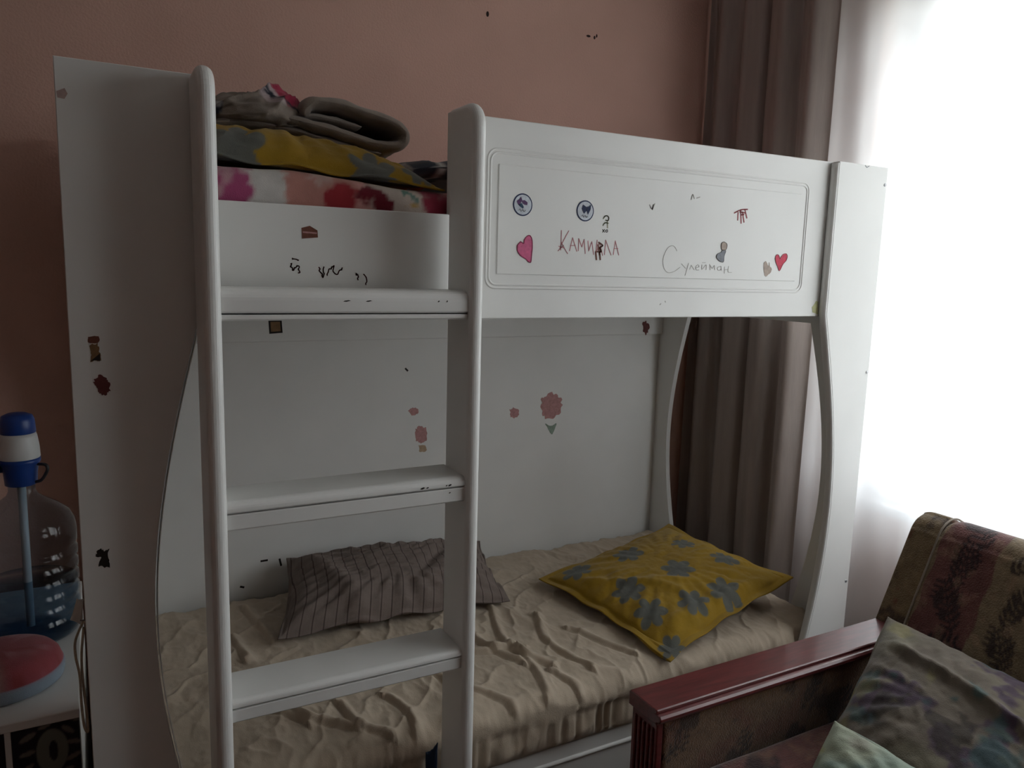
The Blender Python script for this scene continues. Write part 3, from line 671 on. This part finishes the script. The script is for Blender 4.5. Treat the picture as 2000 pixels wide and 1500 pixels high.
def upper_mattress():
    x0, x1, y0, y1, z0, z1 = X0+.01, X1-.01, .050, .890, 1.319, 1.572
    r = .04; prof = [(y0, z0+.01), (y0, z0+.08)]
    prof += [(y0, z) for z in np.linspace(z0+.10, z1-r, 22)]
    prof += [(y0+r-r*math.cos(a), z1-r+r*math.sin(a)) for a in np.linspace(.1, math.pi/2, 9)]
    prof += [(y, z1) for y in np.linspace(y0+r+.02, y1-r-.02, 30)]
    prof += [(y1-r+r*math.sin(a), z1-r+r*math.cos(a)) for a in np.linspace(0, math.pi/2, 7)]
    prof += [(y1, z0+.01), (y1-.03, z0), (y0+.03, z0)]
    prof = np.array(prof); nx = 360; R = []
    for i, x in enumerate(np.linspace(x0, x1, nx)):
        t = min(i, nx-1-i)/7; e = math.sqrt(max(0, 1-(1-min(1, t))**2))
        P = np.zeros((len(prof), 3)); P[:, 0] = x
        n_ = fbm(np.full(len(prof), x*5), prof[:, 0]*4+prof[:, 1]*6, 15)-.5
        k = (prof[:, 1]-z0)/(z1-z0)
        droop = -.020*sstep(.15, .50, x)
        P[:, 1] = prof[:, 0]+.010*n_*(k > .2)*sstep(0, .3, 1-np.abs((prof[:, 0]-y0)/(y1-y0)*2-1)*0); P[:, 2] = z0+(prof[:, 1]-z0)*(.72+.28*e)+(droop+.016*n_)*k**2
        P[:, 1] = np.maximum(P[:, 1], .0425)
        R.append(P)
    R = np.array(R)
    return loft(R, cols=upper_cols(R))
um = thing('upper_mattress', (.8, .46, 1.3185), 'mattress on the upper bunk in a pink and white watercolour cover', 'mattress')
link('printed_cover', upper_mattress(), M['cloth'], um, True)

# yellow pillow on the upper bunk
sp2 = [(-.095, -.205, .3, 1.0), (.170, -.215, .5, .9), (-.30, -.19, .3, 1), (.16, .03, .2, 1), (-.05, .10, .6, 1), (-.27, .12, .1, 1), (.27, -.19, .2, .6)]
def sag_u(V): return V
me = closed_pillow([(-.150, .085, 1.600), (.488, .066, 1.562), (.520, .520, 1.594), (-.120, .540, 1.640)], .080, 150, .05, 15, flowers(YEL, GRYF, sp2, 6, .060), .009, .06, .03, up=(0, 0, 1), crease=lambda s, t: -.034*sstep(-.58, -.36, t)*sstep(1, .8, t)*sstep(1, .7, s))
yp2 = link('yellow_pillow', me, M['cloth'], None, True, (.15, .3, 1.585))
tag(yp2, 'yellow pillow with grey flowers under the folded duvet on the upper bunk', 'pillow', 'yellow flower pillows')

# folded duvet on top of it
def sheet_loft(path, th, y0, y1, ny, seed, colfn, wr=.006, skew=(0, 0), rise=0):
    P = np.array(smooth_path(path, 7)); d = np.gradient(P, axis=0); d /= np.linalg.norm(d, axis=1)[:, None]; n = np.stack([-d[:, 1], d[:, 0]], 1)
    k = len(P); endt = np.sqrt(np.clip(np.minimum(np.arange(k), k-1-np.arange(k))/3, .05, 1))
    arc = np.r_[0, np.cumsum(np.linalg.norm(np.diff(P, axis=0), axis=1))]
    R = []; C = []
    for i in range(ny):
        t = i/(ny-1); y = y0+(y1-y0)*t
        e = math.sqrt(max(.02, 1-(1-min(1, min(i, ny-1-i)/4))**2))
        w = wr*(fbm(arc*14, np.full(k, y*9), seed)-.5)*2+wr*.7*(1-np.abs(np.sin(arc*42+y*13+4*fbm(arc*6, np.full(k, y*6), seed+2))))
        o = P+n*(th*endt*e+w)[:, None]*np.array([1, 1]); q = P-n*(th*endt*e-w*.6)[:, None]
        ring = np.concatenate([o, q[::-1]]); yy = y+.012*(fbm(arc*8, np.full(k, 0.5), seed+4)-.5)
        yy = np.concatenate([yy, yy[::-1]])
        v = np.stack([ring[:, 0]+skew[0]*t, yy, ring[:, 1]+skew[1]*t+rise*math.sin(math.pi*t)], 1)
        R.append(v); a2 = np.concatenate([arc, arc[::-1]]); C.append(colfn(a2/arc[-1], np.full(2*k, t), v))
    return loft(R, cols=np.array(C))
GREY, NAVY, CRIM = lin('8b7f75'), lin('2b2d3a'), lin('a02c48')
def duvet_cols(a, t, v):
    x, z = v[:, 0], v[:, 2]
    c = np.ones((len(a), 3))*np.array(GREY)*(.85+.3*fbm(a*20, t*8, 6))[:, None]
    pr = sstep(.50, .42, a)
    w = .012*(fbm(x*30, z*30+t*9, 7)-.5)
    c = mixc(c, lin('a9a19a'), pr*sstep(.15, .135, x+w)*sstep(.10, .12, x+w)*0)
    c = mixc(c, CRIM, sstep(.190, .200, x+w+.18*t)*sstep(.245, .236, x+w)*sstep(1.715, 1.725, z)*(a < .45))
    c = mixc(c, lin('c9b5b2'), sstep(.160, .166, x+w)*sstep(.192, .186, x+w)*sstep(1.73, 1.738, z)*(a < .4))
    c = mixc(c, NAVY, sstep(.006, .003, np.abs(x-.150-(1.755-z)*1.6+w*.5))*sstep(1.715, 1.722, z)*(a < .45)*.9)
    c = mixc(c, NAVY, sstep(.016, .010, np.hypot(x-.072, z-1.700))*(a < .4))
    c = mixc(c, lin('b9b9bd'), sstep(.009, .006, np.hypot(x-.080, z-1.706))*(a < .4))
    c = mixc(c, lin('b3aaa2'), sstep(.74, .78, a)*sstep(.93, .89, a)*.5)
    return c
PATH = [(.235, 1.700), (.245, 1.722), (.275, 1.731), (.302, 1.731), (.367, 1.719), (.420, 1.706), (.446, 1.694), (.453, 1.677), (.440, 1.660), (.410, 1.656), (.360, 1.664), (.300, 1.676), (.245, 1.684), (.19, 1.690)]
dv = thing('folded_duvet', (.25, .4, 1.65), 'crumpled grey duvet with a crimson patch folded on the upper bunk', 'duvet')
def plain(a, t, v): return np.ones((len(a), 3))*np.array(lin('8f8379'))*(.85+.3*fbm(a*20, t*8, 6))[:, None]
link('folded_layer', sheet_loft(PATH, .0125, .20, .66, 60, 5, plain, .005, (.03, .0)), M['cloth'], dv, True)
def pale_l(a, t, v): return np.ones((len(a), 3))*np.array(lin('a59c94'))*(.85+.3*fbm(a*20, t*8, 6))[:, None]
link('inner_layer', sheet_loft([(.225, 1.700), (.27, 1.704), (.32, 1.697), (.36, 1.692)], .008, .225, .60, 40, 27, pale_l, .004, (.03, 0)), M['cloth'], dv, True)
link('lower_layer', sheet_loft([(.05, 1.664), (.12, 1.676), (.20, 1.672), (.26, 1.660), (.34, 1.645), (.40, 1.638)], .011, .215, .64, 40, 25, plain, .004, (.03, 0)), M['cloth'], dv, True)
def heap():
    nu, nv = 70, 110; R = []
    ph = np.linspace(0, 1, nv); th = 2*math.pi*np.arange(nu)/nu
    R = []
    for p in np.linspace(.02, .98, nu):
        a = -math.pi/2+math.pi*p; ring = []
        t2 = 2*math.pi*np.arange(nv)/nv
        cr = abs(math.cos(a))**.6; x = .150+.125*math.sin(a)
        w = (fbm(np.full(nv, x*16), t2*2.2, 3)-.5)*.030+.014*(1-np.abs(np.sin(t2*4+x*26+4*fbm(np.full(nv, x*9), t2*1.5, 8))))**2
        sn = np.sin(t2); top = np.sign(sn)*np.abs(sn)**.8
        lop = .75+.40*math.exp(-((x-.210)/.06)**2)-.25*sstep(.10, .02, x)
        r = 1+w/.09
        y = .375+.175*np.cos(t2)*cr*r; z = 1.688+np.where(top > 0, .070*lop*top, .022*top)*cr*r
        R.append(np.stack([np.full(nv, x)+.02*(fbm(t2, np.full(nv, p*5), 2)-.5), y, z], 1))
    return np.array(R)
def heap_cols(R):
    x, y, z = R[..., 0], R[..., 1], R[..., 2]; w = .014*(fbm(x*30, z*30+y*14, 7)-.5)
    c = np.ones(x.shape+(3,))*np.array(lin('8f8379'))*(.85+.3*fbm(x*25, y*25+z*25, 6))[..., None]
    q = x+.45*(z-1.74)+w; f = sstep(1.712, 1.722, z+w)
    c = mixc(c, lin('bfaeb0'), sstep(.148, .153, q)*sstep(.190, .185, q)*f)
    c = mixc(c, NAVY, sstep(.164, .168, q)*sstep(.178, .174, q)*sstep(1.725, 1.733, z))
    c = mixc(c, CRIM, sstep(.184, .190, q)*sstep(.275, .268, q)*f)
    c = mixc(c, NAVY, sstep(.0055, .0030, np.abs(x-.150-(1.748-z)*2.0+w*.5))*sstep(1.700, 1.706, z))
    c = mixc(c, NAVY, sstep(.020, .014, np.hypot(x-.058, (z-1.700))+w)); c = mixc(c, lin('b9b9bd'), sstep(.009, .006, np.hypot(x-.068, z-1.706)))
    return c
Rh = heap(); link('printed_heap', loft(Rh, cols=heap_cols(Rh)), M['cloth'], dv, True)

# navy and white striped blanket behind it
def nv(a, t, v):
    c = np.ones((len(a), 3))*np.array(lin('8d847e'))
    x = v[:, 0]+.006*np.sin(t*30)
    c = mixc(c, lin('33363f'), sstep(.505, .512, x)*sstep(.575, .568, x)); c = mixc(c, lin('33363f'), sstep(.592, .598, x)*sstep(.625, .618, x))
    c = mixc(c, lin('b9b4ae'), sstep(.575, .580, x)*sstep(.592, .588, x))
    return c*(.85+.3*fbm(v[:, 0]*20, v[:, 1]*20, 6))[:, None]
bk = link('striped_blanket', sheet_loft([(.490, 1.612), (.505, 1.624), (.53, 1.631), (.58, 1.634), (.64, 1.630), (.70, 1.612), (.74, 1.588)], .018, .30, .72, 40, 41, nv, .006), M['cloth'], None, True, (.57, .5, 1.57))
tag(bk, 'grey blanket with navy stripes crumpled behind the yellow pillow on the upper bunk', 'blanket')

# dark blue cloth stuffed beside the ladder foot
me = closed_pillow([(.432, .006, .20), (.463, .006, .20), (.466, .013, .350), (.438, .013, .334)], .004, 30, .02, 3, None, .0015, .6, .1, up=(0, -1, 0))
tag(link('blue_cloth', me, M['navy'], None, True, (.45, .01, .2)), 'small dark blue cloth hanging beside the foot of the ladder', 'cloth')

# ================================================================== the sofa
M['piping'] = mat('beige_piping', (.30, .25, .20), .8, .1, 90)
SY0, SY1 = -2.25, -.275                       # near end, far end
sofa = thing('sofa', (1.35, -1.25, 0), 'burgundy and beige patterned sofa with red wooden arm beside the window', 'sofa')
AZ, AX0, AX1 = .55, .776, 1.66
BEI, BUR, DRK = lin('86735a'), lin('704844'), lin('2c2224')
def fern(x, y, cx, cy, th, L, n=6):
    out = np.zeros(x.shape); k0 = np.hypot(x-cx, y-cy) < L*1.7
    if not k0.any(): return out
    x = x[k0]; y = y[k0]
    c, s = math.cos(th), math.sin(th); u = (x-cx)*c+(y-cy)*s; v = -(x-cx)*s+(y-cy)*c
    m = sstep(.0026, .0010, np.abs(v))*(np.abs(u) < L)
    for k in range(n):
        p = -L+2*L*(k+.3)/n; w = L*.80*(1-abs(k-n*.4)/n)
        for sg in (-1, 1):
            a = sg*.85; uu = (u-p)*math.cos(a)+v*math.sin(a); vv = -(u-p)*math.sin(a)+v*math.cos(a)
            m = np.maximum(m, sstep(1.1, .8, np.sqrt(((uu-w*.5)/(w*.55))**2+(vv/(w*.15))**2)))
    out[k0] = m
    return out
def uphol(y, t):
    """y along the sofa, t up the face (m)"""
    c = np.ones(y.shape+(3,))*np.array(BEI)
    q = y+.003*np.sin(t*60)
    ph = (q+.36)/.14; k = np.floor(-ph).astype(int); fr = -ph-np.floor(-ph)
    bur = (k % 2 == 0)
    c = mixc(c, BUR, bur*sstep(0, .02, fr)*sstep(1, .98, fr))
    rs = random.Random(5)
    for i in range(-1, 16):
        for j in range(-2, 10):
            cy_ = -.36-.07-.14*i; ct = .045+.105*j+(.05 if i % 2 else 0)
            m = fern(y, t, cy_, ct, rs.uniform(.5, 2.6), .052+.012*rs.random(), 7)
            c = mixc(c, DRK, m*.85)
    c = mixc(c, lin('a1826a'), sstep(.60, .72, fbm(y*35, t*35, 3))*.35)
    return c*(.72+.5*fbm(y*60, t*60, 9))[..., None]
def back_profile():
    th = math.atan(.474); d = np.array([math.sin(th), math.cos(th)]); n = np.array([-math.cos(th), math.sin(th)])   # up the face, out of the face
    base = np.array([1.468, .41]); T = .15; H = .468; P = []; ar = []
    for s in np.linspace(0, H-.06, 60): P.append(base+d*s); ar.append(s)
    for a in np.linspace(0, math.pi/2, 12): P.append(base+d*(H-.06+.06*math.sin(a))-n*(.06-.06*math.cos(a))); ar.append(H-.06+.094*a/(math.pi/2))
    for a in np.linspace(math.pi/2, math.pi, 8)[1:]: P.append(base+d*(H-.05+.05*math.sin(a))-n*(T-.05-.05*math.cos(a))); ar.append(H+.05*a)
    for s in np.linspace(H-.08, 0, 8): P.append(base+d*s-n*T); ar.append(H+.1+(H-s))
    return np.array(P), np.array(ar), n
def backrest(y0, y1, ny, inset, seed, rnd, colf):
    P, ar, n = back_profile(); R = []; C = []
    cen = P.mean(0)
    ysn = y1-(y1-y0)*np.linspace(1, 0, ny)**2.2
    for i, y in enumerate(ysn):
        de = min(y-y0, y1-y); e = math.sqrt(max(0, 1-(1-min(1, de/rnd))**2)) if rnd > 0 else 1
        k = 1-(1-e)*rnd*2.2
        q = cen+(P-cen)*k-n*inset*(P@n > (cen@n))[:, None]
        pad = .008*(fbm(ar*5, np.full(len(ar), y*5), seed)-.5)
        q = q+n*pad[:, None]*(ar < .45)[:, None]
        R.append(np.stack([q[:, 0], np.full(len(q), y), q[:, 1]], 1))
    YY, AA = np.meshgrid(ysn, ar, indexing='ij')
    return loft(R, cols=colf(YY, AA))
def border_cols(y, t):
    c = np.ones(y.shape+(3,))*np.array(lin('7d694e'))
    c = mixc(c, lin('3a2a24'), sstep(.58, .68, fbm(y*28, t*22, 4)) * .8); c = mixc(c, lin('6d3a30'), sstep(.62, .7, fbm(y*20, t*16, 14))*.6)
    return c*(.75+.45*fbm(y*60, t*60, 9))[..., None]
link('backrest', backrest(SY0, -.352, 300, 0, 3, .035, uphol), M['chenille'], sofa, True)
link('backrest_border', backrest(-.352, SY1, 24, .006, 13, .02, border_cols), M['chenille'], sofa, True)
_P, _ar, _n = back_profile()
link('piping', tube([(p[0]+_n[0]*.001, -.352, p[1]+_n[1]*.001) for p in _P[:78]], .0024, 8), M['piping'], sofa, True)
# arm: wooden cap, carved end post, upholstered panel
yb_ = SY1
cap = prism([(yb_+.004, AZ-.032), (yb_+.004, AZ-.004), (yb_, AZ), (yb_-.083, AZ), (yb_-.0855, AZ-.002), (yb_-.0855, AZ-.0065), (yb_-.083, AZ-.008), (yb_-.0865, AZ-.0085), (yb_-.093, AZ-.0095), (yb_-.0975, AZ-.0135), (yb_-.098, AZ-.018), (yb_-.095, AZ-.023), (yb_-.088, AZ-.0255), (yb_-.0855, AZ-.027), (yb_-.0855, AZ-.032)], 'x', AX0-.006, AX1, .0025, 2)
link('arm_cap', cap, M['redwood'], sofa)
link('arm_post', box(AX0, AX0+.016, SY1-.082, SY1-.002, .05, AZ-.0305, .003), M['redwood'], sofa)
for k in range(5):
    y = SY1-.074+k*.0135
    link('post_flute', box(AX0-.0045, AX0+.004, y, y+.0085, .08, AZ-.045, .0035, 3), M['redwood'], sofa)
def arm_cols(P):
    x, z = P[..., 0], P[..., 2]
    c = np.ones(x.shape+(3,))*np.array(lin('735840'))
    c = mixc(c, lin('6b3b30'), sstep(.55, .7, fbm(x*12, z*12, 4))*.5); c = mixc(c, lin('2f2220'), sstep(.60, .68, fbm(x*16+3, z*16, 24))*.75)
    for (cx, cz, a) in ((.83, .45, .6), (1.03, .40, 1.8), (1.22, .47, 1.0), (1.36, .42, 2.0)): c = mixc(c, lin('241a18'), fern(x, z, cx, cz, a, .04, 5)*.8)
    return c*(.75+.45*fbm(x*60, z*60, 9))[..., None]
def panel_grid(x0, x1, z0, z1, yf, yb, nx=150, nz=70):
    X, Z = np.meshgrid(np.linspace(x0, x1, nx), np.linspace(z0, z1, nz), indexing='ij')
    ex = np.sqrt(np.clip(1-(1-np.clip(np.minimum(X-x0, x1-X)/.012, 0, 1))**2, 0, 1)); ez = np.sqrt(np.clip(1-(1-np.clip(np.minimum(Z-z0, z1-Z)/.012, 0, 1))**2, 0, 1))
    Y = yf+.010*(1-np.minimum(ex, ez))-.004*(fbm(X*5, Z*5, 2)-.5)
    R = np.stack([X, Y, Z], 2); b1 = np.stack([X[:, :1], np.full((nx, 1), yb), np.full((nx, 1), z1)], 2); b0 = b1.copy(); b0[..., 2] = z0
    R = np.concatenate([R, b1, b0], 1); return loft(R, cols=arm_cols(R))
link('arm_panel', panel_grid(AX0+.018, AX1, .06, AZ-.031, SY1-.078, SY1-.004), M['chenille'], sofa, True)
# seat, base, near arm
def seat_cols(P):
    return uphol(P[..., 1], P[..., 0]*1.0)
def cushion_block(x0, x1, y0, y1, z0, z1, seed, nx=50, ny=170):
    Y, X = np.meshgrid(np.linspace(y0, y1, ny), np.linspace(x0, x1, nx), indexing='ij')
    e = np.sqrt(np.clip(1-(1-np.clip(np.minimum(Y-y0, y1-Y)/.03, 0, 1))**2, 0, 1)); ex = np.sqrt(np.clip(1-(1-np.clip(np.minimum(X-x0, x1-X)/.04, 0, 1))**2, 0, 1))
    Z = z1-.03*(1-np.minimum(e, ex))+.008*(fbm(X*4, Y*4, seed)-.5)
    R = np.stack([X, Y, Z], 2); q1 = R[:, -1:].copy(); q1[..., 2] = z0; q0 = R[:, :1].copy(); q0[..., 2] = z0
    R = np.concatenate([R, q1, q0], 1); return loft(R, cols=seat_cols(R))
link('seat_cushion', cushion_block(.80, 1.60, SY0+.1, SY1-.09, .24, .402, 8), M['chenille'], sofa, True)
link('sofa_base', box(.82, 1.70, SY0+.01, SY1-.10, .06, .239, .01), M['redwood'], sofa)
link('arm_cap', box(AX0-.006, AX1, SY0-.004, SY0+.09, AZ-.03, AZ, .008, 3), M['redwood'], sofa)
link('arm_panel', panel_grid(AX0+.018, AX1, .06, AZ-.031, SY0+.004, SY0+.078, 40, 20), M['chenille'], sofa, True)
for x in (.84, 1.62):
    for y in (SY0+.05, SY1-.14):
        link('foot', box(x, x+.06, y-.03, y+.03, 0, .06), M['redwood'], sofa)

# cushions on the sofa
def big_cols(x, y):
    c = np.ones(x.shape+(3,))*np.array(lin('6f655a')); c = mixc(c, lin('7c7664'), sstep(.45, .65, fbm(x*6, y*6, 3))*.7)
    c = mixc(c, lin('4a3a4e'), sstep(.60, .66, fbm(x*13+2, y*13, 13))*.85); c = mixc(c, lin('3f5a5a'), sstep(.62, .69, fbm(x*12+9, y*12, 43))*.7)
    c = mixc(c, lin('3a332e'), sstep(.62, .68, fbm(x*15+5, y*15+1, 63))*.75); c = mixc(c, lin('8d8555'), sstep(.64, .74, fbm(x*10+1, y*10+4, 83))*.5)
    return c*(.82+.3*fbm(x*40, y*40, 5))[..., None]
def big_crease(s, t): return .02*np.exp(-((s+.35)/.10)**2)*sstep(-1, -.4, t)*sstep(1.0, .6, t)
me = closed_pillow([(1.02, -.52, .425), (1.08, -.96, .425), (1.505, -.80, .565), (1.455, -.365, .612)], .080, 110, .02, 31, big_cols, .007, .35, .03, up=(-.5, 0, 1), crease=lambda s, t: .020*np.exp(-((t-.38+.25*(s+.2))/.07)**2)*sstep(-1, -.5, s)*sstep(1, .6, s))
bc = link('cushion', me, M['cloth'], None, True, (1.3, -.65, .41))
tag(bc, 'large beige-grey cushion with purple and teal blotches leaning on the sofa back', 'cushion', 'cushions on the sofa')
def grn_cols(x, y):
    c = np.ones(x.shape+(3,))*np.array(lin('8d9a8c')); c = mixc(c, lin('a3a48e'), sstep(.45, .65, fbm(x*7, y*7, 3))*.6)
    c = mixc(c, lin('a1984e'), sstep(.63, .72, fbm(x*9+2, y*9, 17))*.6); c = mixc(c, lin('5f7474'), sstep(.60, .70, fbm(x*8+7, y*16, 47))*.6); c = mixc(c, lin('8a8078'), sstep(.6, .7, fbm(x*8+4, y*14, 57))*.5)
    return c*(.85+.3*fbm(x*40, y*40, 5))[..., None]
me = closed_pillow([(.70, -.66, .425), (.87, -1.02, .425), (1.17, -.93, .50), (1.00, -.585, .595)], .060, 90, .03, 37, grn_cols, .008, .35, .04, up=(-.4, -.2, 1))
gc = link('cushion', me, M['cloth'], None, True, (.95, -.8, .41))
tag(gc, 'pale green pillow with yellow blotches at the front of the sofa seat', 'cushion', 'cushions on the sofa')

# ================================================================== left of the bed
TZ = .55
cab = thing('bedside_cabinet', (-.5, .45, 0), 'white cabinet with dark printed doors beside the left end of the bed', 'cabinet')
CX0, CX1, CY0, CY1 = -.80, -.224, .135, .80
link('cabinet_top', box(CX0, CX1, CY0-.004, CY1, TZ-.018, TZ, .002), M['white'], cab)
link('cabinet_side', box(CX1-.016, CX1-.001, CY0+.018, CY1, 0, TZ-.0185), M['white'], cab); link('cabinet_side', box(CX0+.001, CX0+.016, CY0+.018, CY1, 0, TZ-.0185), M['white'], cab)
link('cabinet_back', box(CX0+.0165, CX1-.0165, CY1-.012, CY1, .02, TZ-.0185), M['white'], cab); link('cabinet_bottom', box(CX0+.0165, CX1-.0165, CY0+.018, CY1-.0125, .03, .05), M['white'], cab)
link('cabinet_divider', box(-.346, -.336, CY0+.001, CY1-.0125, .0505, TZ-.0185), M['white'], cab)
def door_cols(P):
    x, z = P[..., 0], P[..., 2]
    c = np.ones(x.shape+(3,))*np.array(lin('1c1b26'))
    cx, cz = -.272, .475; d = np.hypot((x-cx)/.026, (z-cz)/.045)
    c = mixc(c, lin('767a70'), sstep(1.05, .95, d)*sstep(.42, .5, np.hypot((x-cx-.002)/.026*1.6, (z-cz)/.045)))
    for (px, pz, a, L) in ((-.310, .512, .5, .016), (-.245, .512, 2.4, .014), (-.236, .485, 2.9, .014), (-.312, .480, .2, .014), (-.238, .455, .4, .014), (-.314, .450, .6, .014), (-.282, .528, .3, .012), (-.25, .43, .2, .013), (-.3, .42, 1.0, .014), (-.23, .53, 0, .010), (-.40, .50, .4, .016), (-.45, .47, 1, .016), (-.52, .5, .2, .016), (-.42, .43, .2, .016)):
        co, si = math.cos(a), math.sin(a); u = (x-px)*co+(z-pz)*si; v = -(x-px)*si+(z-pz)*co
        c = mixc(c, lin('78706a'), sstep(1.1, .8, np.hypot(u/L, v/(L*.38)))*.85)
    return c
def door(x0, x1, z0, z1):
    nx = max(8, int((x1-x0)/.0022)); R = []
    for x in np.linspace(x0, x1, nx):
        R.append([(x, CY0, z) for z in np.linspace(z0, z1, 160)]+[(x, CY0+.017, z1), (x, CY0+.017, z0)])
    R = np.array(R); return loft(R, cols=door_cols(R))
M['door'] = mat('printed_door', (1, 1, 1), .35, .05, 20, attr=True)
link('cabinet_door', door(-.335, CX1-.002, .055, TZ-.020), M['door'], cab); link('cabinet_door', door(CX0+.002, -.347, .055, TZ-.020), M['door'], cab)

# water bottle with hand pump
bx_, by_ = -.322, .515
wbt = thing('water_bottle', (bx_, by_, TZ), 'large clear water bottle with blue and white hand pump on the cabinet', 'water bottle')
prof = [(0, .004), (.085, .004), (.096, .012), (.101, .03)]
for k in range(6):
    z = .05+k*.030; prof += [(.101, z), (.0965, z+.006), (.0965, z+.011), (.101, z+.017)]
prof += [(.101, .245), (.098, .265), (.088, .285), (.068, .303), (.045, .318), (.030, .330), (.026, .340), (.026, .358)]
prof = [(r, z+TZ-.003) for r, z in prof]
body = link('bottle_body', lathe(prof, (bx_, by_), 56), M['bottle'], wbt, True)
link('water', lathe([(0, TZ+.004)]+[(r-.003, z) for r, z in prof[2:16]]+[(0.0975, TZ+.125), (0, TZ+.125)], (bx_, by_), 40), M['water'], wbt, True)
pz = TZ+.350
link('pump_collar', lathe([(.027, pz), (.031, pz+.002), (.033, pz+.030), (.036, pz+.046), (.040, pz+.052), (.040, pz+.060), (0, pz+.060)], (bx_, by_), 36), M['blue'], wbt, True)
link('pump_bellows', lathe([(.0385, pz+.0605), (.040, pz+.063), (.039, pz+.085), (.036, pz+.108), (.034, pz+.116), (0, pz+.116)], (bx_, by_), 36), M['whiteplastic'], wbt, True)
link('pump_cap', lathe([(.0335, pz+.1165), (.0345, pz+.119), (.0330, pz+.145), (.029, pz+.155), (.018, pz+.160), (0, pz+.161)], (bx_, by_), 36), M['blue'], wbt, True)
link('pump_spout', tube([(bx_-.03, by_, pz+.040), (bx_-.06, by_-.01, pz+.042), (bx_-.10, by_-.02, pz+.040), (bx_-.13, by_-.03, pz+.030), (bx_-.14, by_-.032, pz+.012)], [.010, .010, .009, .009, .008], 12), M['blue'], wbt, True)
link('carry_handle', tube(smooth_path([(bx_+.026, by_-.012, pz+.006), (bx_+.040, by_-.022, pz+.012), (bx_+.052, by_-.028, pz+.034), (bx_+.049, by_-.026, pz+.046), (bx_+.034, by_-.014, pz+.046)], 5), .0035, 8), M['dark'], wbt, True)
link('suction_tube', tube([(bx_, by_, TZ+.02), (bx_, by_, pz)], .0085, 12), M['water_tube'], wbt, True)

# round pink padded thing on the cabinet
def disc_cols(P):
    x, y, z = P[..., 0], P[..., 1], P[..., 2]
    c = np.ones(x.shape+(3,))*np.array(lin('8f9dab'))
    topm = sstep(TZ+.030, TZ+.034, z); q = fbm(x*22, y*22, 6)
    t = np.ones(x.shape+(3,))*np.array(lin('9c4c52')); t = mixc(t, lin('8c3b38'), sstep(.5, .6, q)*.6); t = mixc(t, lin('b0747e'), sstep(.55, .65, fbm(x*18+4, y*18, 16))*.6)
    t = mixc(t, lin('b09a94'), sstep(-.36, -.40, x+.3*(y-.3))*.8)
    return c*(1-topm[..., None])+t*topm[..., None]
def disc(cx, cy, r):
    pr = [(0, TZ+.001), (r*.9, TZ+.001), (r*.98, TZ+.006), (r, TZ+.014), (r, TZ+.026), (r*.985, TZ+.031), (r*.97, TZ+.034), (r*.93, TZ+.048), (r*.85, TZ+.058), (r*.7, TZ+.064), (r*.5, TZ+.067), (r*.25, TZ+.068), (0, TZ+.068)]
    R = []
    for k in range(64):
        a = 2*math.pi*k/64; R.append([(cx+q*math.cos(a), cy+q*math.sin(a), z) for q, z in pr])
    R = np.array(R); return loft(R, cap=False, closed=True, cyc=False, cols=disc_cols(R))
tag(link('round_cushion', disc(-.360, .300, .110), M['cloth'], None, True, (-.357, .292, TZ)), 'round pink and red padded cushion with pale blue rim on the cabinet', 'cushion')

# scrap of cloth and hanging cord between cabinet and bed
me = closed_pillow([(-.2285, .08, .752), (-.209, .08, .735), (-.206, .09, .785), (-.216, .09, .787)], .004, 16, .02, 5, None, .001, .6, .1, up=(0, -1, 0))
tag(link('paper_scrap', me, M['paper'], None, True, (-.215, .085, .735)), 'small white paper scrap tucked behind the left edge of the bed', 'paper')
P1 = smooth_path([(-.2057, .012, .775), (-.220, .028, .735), (-.221, .026, .705), (-.2165, .025, .670), (-.2165, .025, .620), (-.2145, .024, .575), (-.2095, .024, .560), (-.2085, .025, .575), (-.2115, .026, .640), (-.2125, .027, .700), (-.2062, .020, .760)], 6)
hc = thing('hanging_cord', (-.2035, .011, .775), 'looped cream cord hanging from a nail at the left edge of the bed', 'cord')
link('cord_loop', tube(P1, .0022, 8), M['cord'], hc, True)
link('nail', tube([(-.2028, .012, .7765), (-.211, .012, .7775)], .0012, 8), M['metal'], hc, True)
